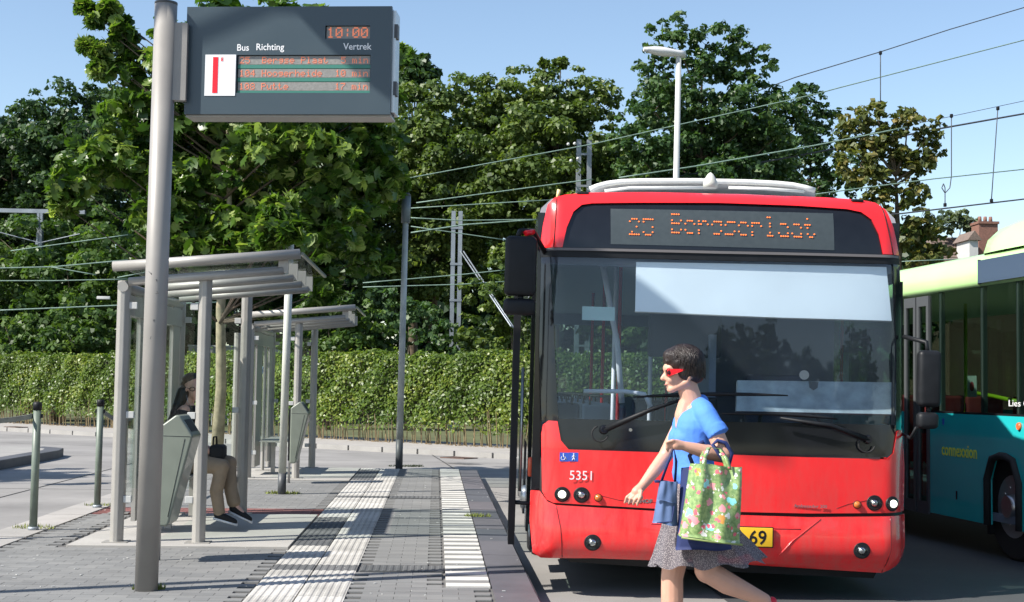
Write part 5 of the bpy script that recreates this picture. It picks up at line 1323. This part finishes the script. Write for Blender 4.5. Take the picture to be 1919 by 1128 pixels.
# ================================================================== PEOPLE
WD = 6.88
wr0 = Vector((at(1290, 1128, WD).x, WD, ROADZ))
per = thing('person', 'woman in a blue top and red sunglasses striding left past the red bus, carrying bags', 'person', wr0)
def wp(px, py, y=0): 
    p = at(px, py, WD); return Vector((p.x-wr0.x, y, p.z-wr0.z))
def hand(mb, wrist, palm, ends, th, r=.0078, pr=(.020, .032)):
    """palm volume from the wrist, four two-joint fingers and a thumb; ends = [(base, mid, tip)]"""
    mb.cap(wrist, .023, palm, .027, 12)
    for b, m_, t_ in ends: mb.cap(b, r*1.1, m_, r, 8); mb.cap(m_, r, t_, r*.82, 8)
    mb.cap(th[0], r*1.3, th[1], r*1.1, 8); mb.cap(th[1], r*1.1, th[2], r*.85, 8)
mb = MB()
# head
rt = Matrix.Rotation(R(-8), 3, 'Y')
mb.ell(wp(1283, 685), (.088, .073, .090)); mb.ell(wp(1266, 703), (.056, .060, .072))
mb.ell(wp(1255, 690), (.034, .052, .030)); mb.cap(wp(1249, 697), .009, wp(1242, 709), .0125); mb.ell(wp(1247, 711), (.012, .016, .007))
mb.ell(wp(1250, 719), (.0105, .021, .0065)); mb.ell(wp(1251, 724), (.010, .019, .0065)); mb.ell(wp(1257, 730), (.020, .026, .016))
for s in (-1, 1):
    mb.cap(wp(1258, 729, s*.015), .019, wp(1284, 715, s*.050), .020); mb.ell(wp(1287, 704, s*.071), (.015, .008, .026)); mb.ell(wp(1257, 711, s*.035), (.022, .018, .022))
mb.cap(wp(1284, 712), .050, wp(1297, 752), .054, 16)
# trunk
for a, ra, b, rb in [((1300, 760), .050, (1300, 800), .07), ((1300, 800), .07, (1300, 925), .07)]: mb.cap(wp(*a), ra, wp(*b), rb, 20)
for s in (-1, 1): mb.cap(wp(1300, 770, s*.05), .040, wp(1310, 778, s*.15), .036, 14); mb.cap(wp(1300, 925, s*.05), .085, wp(1300, 925, s*.07), .09, 16)
mb.cap(wp(1289, 752, 0), .044, wp(1281, 780, 0), .046, 14); mb.cap(wp(1281, 780, 0), .046, wp(1276, 796, 0), .03, 14)
# arms
mb.cap(wp(1316, 780, -.165), .044, wp(1340, 846, -.215), .041); mb.cap(wp(1338, 848, -.215), .040, wp(1308, 843, -.235), .037); mb.cap(wp(1308, 843, -.235), .037, wp(1263, 831, -.255), .023)
hand(mb, wp(1263, 831, -.255), wp(1250, 829, -.26), [(wp(1243, 823+i*3.2, -.262+abs(i-1.5)*.003), wp(1233, 825+i*3.4, -.268+i*.002), wp(1236, 832+i*3.0, -.252)) for i in range(4)], (wp(1254, 826, -.272), wp(1243, 821, -.282), wp(1233, 824, -.278)))
mb.cap(wp(1296, 780, .165), .042, wp(1256, 858, .15), .038); mb.cap(wp(1256, 858, .15), .037, wp(1232, 885, .10), .034); mb.cap(wp(1232, 885, .10), .034, wp(1207, 912, .06), .023)
hand(mb, wp(1207, 912, .06), wp(1196, 923, .05), [(wp(1187+i*5.5, 926+i*2.2, .055-i*.016), wp(1177+i*6.4, 933+i*2.4, .05-i*.016), wp(1174+i*7.0, 944+i*1.0, .06-i*.016)) for i in range(4)], (wp(1203, 921, .02), wp(1200, 932, .0), wp(1196, 940, .0)))
# legs
mb.cap(wp(1292, 930, .085), .088, wp(1264, 1085, .07), .056, 16); mb.cap(wp(1264, 1082, .07), .055, wp(1264, 1128, .07), .056, 14); mb.cap(wp(1264, 1128, .07), .056, wp(1259, 1235, .07), .034, 14)
mb.cap(wp(1259, 1235, .07), .034, wp(1257, 1262, .07), .036, 12); mb.cap(wp(1257, 1268, .07), .030, wp(1222, 1277, .07), .024, 12)
mb.cap(wp(1302, 930, -.085), .090, wp(1318, 1066, -.09), .058, 16); mb.cap(wp(1316, 1064, -.09), .056, wp(1356, 1088, -.085), .056, 14); mb.cap(wp(1356, 1088, -.085), .056, wp(1425, 1119, -.08), .032, 14)
mb.cap(wp(1425, 1119, -.08), .031, wp(1434, 1128, -.08), .030, 12); mb.cap(wp(1436, 1128, -.08), .027, wp(1428, 1162, -.08), .023, 12)
blob(mb, 'body', skin, per, .0048, 2, .5)
# hair: bob with a fringe
mb = MB(); mb.ell(wp(1281, 676), (.098, .084, .086)); mb.ell(wp(1296, 690), (.068, .080, .078)); mb.ell(wp(1261, 668), (.052, .066, .045))
for s in (-1, 1): mb.ell(wp(1284, 694, s*.060), (.052, .024, .052)); mb.ell(wp(1268, 680, s*.052), (.032, .028, .035))
mb.ell(wp(1303, 702), (.045, .066, .045)); mb.cap(wp(1263, 672, -.05), .022, wp(1248, 678, -.035), .012); mb.cap(wp(1263, 672, .05), .022, wp(1248, 678, .035), .012)
blob(mb, 'hair', hairm, per, .006, 3, .5)
mb = MB(); rh = random.Random(12)
for i in range(420):
    a = rh.uniform(-.25, 6.28-.25); c_ = Vector(wp(1283, 680)); q = []; tw = rh.uniform(-.35, .35); ln = rh.uniform(.72, 1.0)
    frontal = math.cos(a-math.pi); lim = (1.15 if frontal > .75 else 1.45+.9*(1-max(frontal, -.2)))*ln
    for k in range(9):
        t = .12+(lim-.12)*k/8; aa = a+tw*k/8; rx = .104; ry = .090; rz = .094
        x_ = math.sin(min(t, 1.62))*math.cos(aa)*rx; y_ = math.sin(min(t, 1.62))*math.sin(aa)*ry; z_ = math.cos(t)*rz if t < 1.62 else -.004-(t-1.62)*.085
        if x_ < -.03 and z_ < .012 and k > 3: break
        q.append(c_+Vector((x_+rh.uniform(-.0015, .0015), y_+rh.uniform(-.0015, .0015), z_)))
    if len(q) > 3: mb.tube(q, [.0035*(1-.75*k/len(q)) for k in range(len(q))], 4, cap=False)
tag(mb.build('hair_locks', hairm, per), kind='stuff')
# sunglasses
mb = MB()
gs = link('sunglasses', MB().rbox((-.006, -.062, -.021), (.008, .062, .021), .006).mesh('sunglasses', redpl), per, wp(1250, 698)); gs.rotation_euler = (0, R(-6), 0)
for s in (-1, 1):
    MB().rbox((-.011, .008 if s > 0 else -.056, -.016), (-.004, .056 if s > 0 else -.008, .015), .005).build('lens', lens, gs)
    MB().add([(-.008, s*.060, .018), (-.008, s*.060, -.018), (.012, s*.066, -.014), (.075, s*.080, .004), (.075, s*.080, .010), (.012, s*.066, .016), (-.008, s*.064, .018), (-.008, s*.064, -.018), (.012, s*.070, -.014), (.075, s*.084, .004), (.075, s*.084, .010), (.012, s*.070, .016)],
             [(0, 1, 2, 3, 4, 5), (11, 10, 9, 8, 7, 6), (0, 6, 7, 1), (1, 7, 8, 2), (2, 8, 9, 3), (3, 9, 10, 4), (4, 10, 11, 5), (5, 11, 6, 0)]).build('temple', redpl, gs)
    MB().ell((.002, s*.0665, -.001), (.012, .002, .012), 12, 8).build('side_lens', lens, gs)
mb = MB(); mb.tube([wp(1243.5, 716, -.006), wp(1244, 717, 0), wp(1243.5, 716, .006)], .001, 4)
MB().ell(wp(1247.5, 721.2, 0), (.0085, .020, .0028), 10, 6).build('lips', mat('lips', (.42, .13, .12), .4), per)
# top
def ring(xf, zf, xb, zb_, hw, n=28, wav=0, k=0, cy=0):
    a = wp(xf, zf); b = wp(xb, zb_); c = (a+b)/2; d = (a-b)/2; out = []
    for i in range(n):
        t = 2*math.pi*i/n; e = 1+wav*math.sin(k*t+zf*.05); ca = math.cos(t); sa = math.sin(t)
        ca_ = math.copysign(abs(ca)**.85, ca)
        out.append(c+d*ca_*e+Vector((0, hw*sa*e+cy, 0)))
    return out
mb = MB()
for s in (-1, 1):
    mb.cap(wp(1308, 764, s*.045), .050, wp(1312, 776, s*.14), .056, 16); mb.cap(wp(1315, 752, 0), .036, wp(1312, 780, 0), .06, 16); mb.cap(wp(1310, 757, s*.035), .036, wp(1311, 768, s*.10), .054, 16)                       # shoulders
    mb.cap(wp(1313, 777, s*.150), .054, wp(1325, 802, s*.188), .052, 18); mb.tube([wp(1325, 798, s*.185), wp(1332, 812, s*.200)], [.053, .055], 22)   # sleeves
    mb.cap(wp(1300, 800, s*.065), .098, wp(1299, 850, s*.062), .090, 18); mb.cap(wp(1299, 850, s*.062), .090, wp(1300, 880, s*.07), .090, 18)
    mb.cap(wp(1300, 872, s*.07), .090, wp(1300, 888, s*.075), .096, 18); mb.ell(wp(1281, 822, s*.065), (.068, .068, .066))
    mb.cap(wp(1308, 785, s*.07), .070, wp(1316, 815, s*.07), .075, 16)
blob(mb, 'top', shirtm, per, .006, 5, .5)
for (x, y_) in []:
    MB().tube([wp(x, y_, -.13), wp(x+8, y_+2, -.15)], .004, 6).build('shirt_lacing', navy, per)
# skirt
def sring(xl, zl, xr, zr, hw, amp, n=96):
    a = wp(xl, zl); b = wp(xr, zr); c = (a+b)/2; d = (b-a)/2; out = []
    for i in range(n):
        t = 2*math.pi*i/n; e = 1+amp*(math.sin(11*t+.6)+.5*math.sin(17*t+1)+.3*math.sin(23*t))
        out.append(c+d*math.cos(t)*e+Vector((0, hw*math.sin(t)*e, amp*.25*math.sin(9*t+2))))
    return out
mb = MB(); mb.loft([sring(1262, 905, 1338, 905, .160, .0), sring(1256, 935, 1348, 930, .185, .012), sring(1247, 970, 1364, 965, .20, .03), sring(1238, 1005, 1386, 1000, .205, .045), sring(1229, 1038, 1412, 1028, .205, .055), sring(1221, 1058, 1432, 1048, .21, .05)])
skm = bpy.data.materials.new('printed_chiffon'); skm.use_nodes = True; t = skm.node_tree; b = t.nodes['Principled BSDF']; b.inputs['Roughness'].default_value = .8
tc = t.nodes.new('ShaderNodeTexCoord'); vn = t.nodes.new('ShaderNodeTexVoronoi'); vn.inputs['Scale'].default_value = 170
rp = t.nodes.new('ShaderNodeValToRGB'); e = rp.color_ramp.elements; e[0].color = (.33, .30, .30, 1); e[1].color = (.10, .09, .105, 1); e[0].position = .25; e[1].position = .5
t.links.new(tc.outputs['Object'], vn.inputs['Vector']); t.links.new(vn.outputs['Distance'], rp.inputs[0]); t.links.new(rp.outputs[0], b.inputs['Base Color'])
tr = t.nodes.new('ShaderNodeBsdfTransparent'); ms = t.nodes.new('ShaderNodeMixShader'); ms.inputs[0].default_value = .14
t.links.new(b.outputs[0], ms.inputs[1]); t.links.new(tr.outputs[0], ms.inputs[2]); t.links.new(ms.outputs[0], t.nodes['Material Output'].inputs[0])
mb.build('skirt', skm, per)
# shoes
mb = MB(); mb.cap(wp(1258, 1272, .07), .036, wp(1222, 1280, .07), .030, 12); mb.box(wp(1216, 1284, .04), wp(1266, 1278, .10)); blob(mb, 'shoe', redsh, per, .006, 3)
mb = MB(); mb.cap(wp(1439, 1124, -.08), .029, wp(1430, 1164, -.08), .028, 12); blob(mb, 'shoe', redsh, per, .006, 3)
# ---- floral shopping bag
flm = bpy.data.materials.new('floral_oilcloth'); flm.use_nodes = True; t = flm.node_tree; b = t.nodes['Principled BSDF']; b.inputs['Roughness'].default_value = .28; b.inputs['Coat Weight'].default_value = .3
tc = t.nodes.new('ShaderNodeTexCoord'); base = None
nz = t.nodes.new('ShaderNodeTexNoise'); nz.inputs['Scale'].default_value = 60; t.links.new(tc.outputs['Object'], nz.inputs['Vector'])
r1 = t.nodes.new('ShaderNodeValToRGB'); e = r1.color_ramp.elements; e[0].color = (.13, .22, .07, 1); e[1].color = (.29, .40, .15, 1); e[0].position = .35; e[1].position = .65; t.links.new(nz.outputs[0], r1.inputs[0]); cur = r1.outputs[0]
for (sc, thr, col, off) in [(15, .17, (.80, .30, .32), 0), (13, .11, (.75, .74, .68), 3.3), (9, .10, (.25, .68, .66), 7.1), (7, .07, (.62, .28, .06), 11.7), (19, .08, (.70, .64, .62), 15.2), (24, .16, (.72, .12, .16), 21), (30, .06, (.7, .70, .62), 31)]:
    mp = t.nodes.new('ShaderNodeMapping'); mp.inputs['Location'].default_value = (off, off*.7, off*1.3); v = t.nodes.new('ShaderNodeTexVoronoi'); v.inputs['Scale'].default_value = sc
    n2 = t.nodes.new('ShaderNodeTexNoise'); n2.inputs['Scale'].default_value = sc*4; ad = t.nodes.new('ShaderNodeMath'); ad.operation = 'MULTIPLY_ADD'; ad.inputs[1].default_value = .5; 
    t.links.new(tc.outputs['Object'], mp.inputs[0]); t.links.new(mp.outputs[0], v.inputs['Vector']); t.links.new(mp.outputs[0], n2.inputs['Vector'])
    t.links.new(n2.outputs[0], ad.inputs[0]); t.links.new(v.outputs['Distance'], ad.inputs[2])
    lt = t.nodes.new('ShaderNodeMath'); lt.operation = 'LESS_THAN'; lt.inputs[1].default_value = thr+.33; t.links.new(ad.outputs[0], lt.inputs[0])
    mx = t.nodes.new('ShaderNodeMix'); mx.data_type = 'RGBA'; t.links.new(lt.outputs[0], mx.inputs[0]); t.links.new(cur, mx.inputs[6]); mx.inputs[7].default_value = (*col, 1); cur = mx.outputs[2]
t.links.new(cur, b.inputs['Base Color'])
def bagmesh(corn, y0, th, name, m, parent, pinch=.0, n=14, rows=10, wav=.006):
    """soft bag: corn = TL,TR,BR,BL in the photo; thickness th, creased walls, narrower at its mouth"""
    TL, TR, BR, BLc = [wp(*c) for c in corn]; rings = []
    for j in range(rows+1):
        k = j/rows; a = BLc.lerp(TL, k); c = BR.lerp(TR, k); hh = th/2*(1-pinch*k**2); r_ = []
        for side in (-1, 1):
            for i in range(n+1):
                t_ = i/n if side < 0 else 1-i/n; p = a.lerp(c, t_); edge = min(t_, 1-t_)*2; bulge = .35+.65*math.sin(min(edge*1.6, 1)*math.pi/2)
                w_ = wav*math.sin(t_*17+k*1.5)*(.4+k)+wav*.8*math.sin(t_*9-k*4+side)
                r_.append(Vector((p.x, y0+side*hh*bulge+w_, p.z+ (.004*math.sin(t_*6) if j in (0, rows) else 0))))
        rings.append(r_)
    mb = MB(); mb.loft(rings); nn = len(rings[0]); b0 = 0
    for i in range(n): mb.f.append((i, i+1, nn-2-i, nn-1-i)); mb.sm.append(False)
    o = mb.build(name, m, parent); s_ = o.modifiers.new('s', 'SUBSURF'); s_.levels = 1; s_.render_levels = 1; return o
c0 = wr0+wp(1308, 1000, -.34)
nb = thing('shopping_bag', 'navy blue cloth bag hanging behind the green floral bag on her forearm', 'bag', c0)
def shift(o, c): o.location = wr0-c; return o
o = bagmesh([(1262, 872), (1362, 870), (1352, 1018), (1252, 1020)], -.225, .10, 'bag_body', navy, nb, .3); shift(o, c0)
mb = MB(); mb.tube([wp(1345, 872, -.24), wp(1352, 845, -.245), wp(1340, 826, -.25), wp(1325, 822, -.25), wp(1316, 829, -.262), wp(1330, 850, -.27), wp(1345, 872, -.25)], .010, 8); shift(mb.build('handle', navy, nb), c0)
mb = MB(); mb.tube([wp(1284, 872, -.24), wp(1276, 850, -.235), wp(1290, 830, -.235), wp(1302, 824, -.24)], .010, 8); shift(mb.build('handle', navy, nb), c0)
fb = thing('floral_bag', 'glossy green floral tote bag with pink and white flowers held at her hip', 'bag', c0+Vector((0, -.05, 0)))
o = bagmesh([(1271, 862), (1362, 867), (1358, 1003), (1250, 990)], -.335, .13, 'bag_body', flm, fb, .55, wav=.013); shift(o, c0+Vector((0, -.05, 0)))
for yy_ in (-.372, -.31):
    mb = MB(); pts = [wp(1293, 870, yy_), wp(1294, 850, yy_+.01), wp(1306, 833, -.27+(.02 if yy_ > -.35 else -.035)), wp(1326, 836, -.27+(.02 if yy_ > -.35 else -.035)), wp(1333, 852, yy_+.01), wp(1338, 872, yy_)]
    q = []
    for i in range(len(pts)-1):
        for k in range(4): q.append(pts[i].lerp(pts[i+1], k/4))
    q.append(pts[-1]); mb.loft([[p+Vector((-.011, 0, 0)), p+Vector((0, -.003, 0)), p+Vector((.011, 0, 0)), p+Vector((0, .003, 0))] for p in q], cap=True); shift(mb.build('handle', flm, fb), c0+Vector((0, -.05, 0)))
mb = MB(); pt_ = [wp(1250, 990.5, -.405), wp(1304, 998, -.408), wp(1358, 1003.5, -.402)]; mb.tube(pt_, .005, 6); shift(mb.build('bottom_piping', mat('olive_piping', (.20, .26, .08), .5), fb), c0+Vector((0, -.05, 0)))
c1 = wr0+wp(1230, 978, -.2)
hb = thing('handbag', 'small blue grey leather handbag dangling from her bent left hand', 'handbag', c1, (0, 0, 0))
mb = MB(); o = bagmesh([(1224, 897), (1254, 896), (1256, 976), (1211, 972)], -.205, .09, 'bag_body', bluebag, hb, .3, wav=.003); shift(o, c1)
o = bagmesh([(1223, 896), (1254, 895), (1252, 934), (1216, 930)], -.245, .028, 'flap', bluebag, hb, .2, wav=.002); shift(o, c1)
mb = MB(); pts = [wp(1226, 900, -.20), wp(1238, 860, -.235), wp(1246, 836, -.262), wp(1252, 860, -.235), wp(1252, 900, -.20)]; mb.tube(pts, .0065, 8); shift(mb.build('strap', navy, hb), c1)
mb = MB(); mb.tube([wp(1247, 940, -.255), wp(1243, 968, -.252), wp(1216, 970, -.25)], .003, 6); shift(mb.build('seam', navy, hb), c1)
mb = MB(); mb.rbox(wp(1214, 899, -.22), wp(1224, 894, -.20), .004); shift(mb.build('strap_ring', navy, hb), c1)

# ---- seated woman
SDp = 12.75
sr0 = Vector((at(352, 870, SDp).x, SDp, .012))
sw = thing('person', 'woman in black with long dark hair and khaki trousers sitting on the shelter bench', 'person', sr0)
def qp(px, py, y=0):
    p = at(px, py, SDp); return Vector((p.x-sr0.x, y, p.z-sr0.z))
mb = MB(); mb.ell(qp(361, 722), (.080, .074, .096)); mb.ell(qp(367, 732, -.045), (.056, .052, .080)); mb.cap(qp(372, 730, -.088), .008, qp(374, 738, -.100), .012)
mb.ell(qp(369, 747, -.065), (.024, .024, .018)); mb.ell(qp(371, 742, -.090), (.016, .010, .007)); mb.ell(qp(352, 730, -.075), (.014, .01, .024)); mb.cap(qp(358, 738), .048, qp(350, 764), .055, 14)
mb.cap(qp(350, 770), .09, qp(345, 860), .12, 18)
for s in (-1, 1):
    mb.cap(qp(347, 772, s*.12), .055, qp(352, 768, s*.16), .05, 12)
    mb.cap(qp(350, 775, s*.175), .046, qp(358, 832, s*.20), .040, 12); mb.cap(qp(358, 834, s*.20), .040, qp(398, 846, s*.09), .028, 12)
    hand(mb, qp(398, 846, s*.09), qp(408, 848, s*.05), [(qp(414, 845+i*1.8, s*.05), qp(420, 849+i*1.5, s*(.05-.008*i)), qp(419, 855+i, s*(.045-.008*i))) for i in range(4)], (qp(408, 844, s*.04), qp(414, 842, s*.02), qp(419, 845, s*.01)))
an = [(qp(352, 866, -.09), .085, qp(420, 872, -.13), .050), (qp(352, 866, .09), .080, qp(428, 868, .06), .050), (qp(420, 874, -.13), .046, qp(410, 918, -.14), .043), (qp(410, 918, -.14), .043, qp(416, 958, -.15), .034), (qp(428, 870, .06), .047, qp(432, 915, .0), .042), (qp(432, 915, .0), .042, qp(440, 946, -.02), .034), (qp(416, 958, -.15), .03, qp(428, 966, -.17), .024), (qp(440, 946, -.02), .03, qp(462, 968, -.05), .024)]
for a_, ra, b_, rb in an: mb.cap(a_, ra, b_, rb, 14)
blob(mb, 'body', mat('skin_seated', (.62, .36, .27), .5, noise=.06), sw, .008, 4)
mb = MB()
for a_, ra, b_, rb in an[:4]+[an[4]]: mb.cap(a_, ra+.016, b_, rb+.018, 16)
mb.cap(an[5][0], an[5][1]+.018, an[5][0].lerp(an[5][2], .8), an[5][3]+.028, 16); mb.cap(qp(350, 862, -.06), .13, qp(352, 864, .06), .13, 16)
blob(mb, 'trousers', khaki, sw, .009, 3)
mb = MB(); mb.cap(qp(350, 776), .108, qp(345, 862), .145, 20)
for s in (-1, 1): mb.cap(qp(349, 776, s*.06), .085, qp(350, 776, s*.145), .070, 14); mb.cap(qp(350, 778, s*.17), .066, qp(354, 812, s*.195), .058, 14); mb.cap(qp(348, 800, s*.06), .10, qp(346, 866, s*.09), .12, 14)
blob(mb, 'shirt', blackcl, sw, .009, 3)
mb = MB(); mb.ell(qp(358, 713, .018), (.088, .084, .074)); mb.ell(qp(350, 724, .035), (.070, .075, .092)); mb.cap(qp(345, 735, -.03), .060, qp(331, 775, -.06), .050, 14); mb.cap(qp(341, 745, .03), .06, qp(320, 792, .0), .035, 14); mb.cap(qp(335, 760, -.07), .045, qp(322, 800, -.08), .022, 12)
blob(mb, 'hair', hairb, sw, .008, 2)
for dx in (0, 1):
    mb = MB(); c = qp(364+dx*11, 729, -.100 if dx == 0 else -.088); mb.tube([c+Vector((math.cos(a)*.024, 0, math.sin(a)*.017)) for a in [i*math.pi/6 for i in range(13)]], .0035, 5); mb.build('glasses', blackp, sw)
mb = MB(); mb.tube([qp(350, 728, -.06), qp(360, 728, -.100)], .003, 5); mb.build('glasses', blackp, sw)
mb = MB(); mb.tube([qp(352, 740, -.075), qp(354, 752, -.06), qp(362, 764, -.085)], .0025, 5); mb.build('necklace', chrome, sw)
for (a_, b_) in [((414, 962, -.155), (444, 974, -.18)), ((438, 952, -.02), (468, 972, -.05))]:
    mb = MB(); A_, B_ = qp(*a_), qp(*b_); mb.cap(A_, .040, B_, .030, 12); o = blob(mb, 'shoe', blackcl, sw, .007, 3)
    mb = MB(); d = Vector((0, 0, -.026)); mb.loft([[A_+d+Vector((-.04, -.04, .008)), A_+d+Vector((-.04, .04, .008)), A_+d+Vector((-.04, .04, -.01)), A_+d+Vector((-.04, -.04, -.01))], [B_+d+Vector((.03, -.034, .008)), B_+d+Vector((.03, .034, .008)), B_+d+Vector((.03, .034, -.01)), B_+d+Vector((.03, -.034, -.01))]], cap=True); mb.build('shoe_sole', white, o)
c2 = sr0+qp(408, 860, -.02)
lb = thing('handbag', 'black handbag resting on the lap of the seated woman', 'handbag', c2)
mb = MB(); mb.rbox((-.06, -.12, .0), (.07, .12, .13), .03); mb.build('bag_body', blackcl, lb)
MB().tube([(-.03, -.08, .12), (-.03, -.06, .2), (-.02, .04, .2), (-.02, .08, .12)], .008, 8).build('handle', blackp, lb)

# ---- off to the left: made-up disc on a pole, added to shadow the departure sign
q = Vector((sp(748, 100).x, SD, sp(748, 100).z)); k = 3.1
lc = q+Vector((-1.0, -.42, 1.0))*k
t = thing('sign_shadow_caster', 'unseen round disc on a pole at left, added to cast a shadow on the departure sign', 'street light', (lc.x-2.3, lc.y, 0))
MB().tube([(0, 0, 0), (0, 0, lc.z+.25)], [.07, .05], 16).build('pole_shaft', greym, t)
MB().tube([(0, 0, lc.z+.2), (1.4, 0, lc.z+.34), (2.3, 0, lc.z+.12)], .03, 10).build('arm', greym, t)
MB().tube([(2.3, 0, lc.z-.02), (2.3, 0, lc.z), (2.3, 0, lc.z+.05), (2.3, 0, lc.z+.16)], [.42, .43, .36, .08], 32).build('dish', greym, t)
# ---- trees behind the camera, mirrored in the windscreens
srcs = [o for o in S.objects if o.get('category') == 'tree' and o.name.startswith('tall_tree')]
for i, (x, y, s_, k) in enumerate([(8.5, -52, .72, 5), (11.5, -56, .80, 4), (15, -53, .76, 5), (19.5, -54, .8, 2), (24, -52, .74, 5)]):
    c = copy_tree(srcs[k]); c.location = (x, y, -.17); c.scale = (s_,)*3; c.rotation_euler.z = i*1.3+2
    c['label'] = ['leftmost', 'second from left', 'middle', 'second from right', 'rightmost'][i]+' tree of the row behind the viewpoint'; c['group'] = 'trees behind the viewpoint'
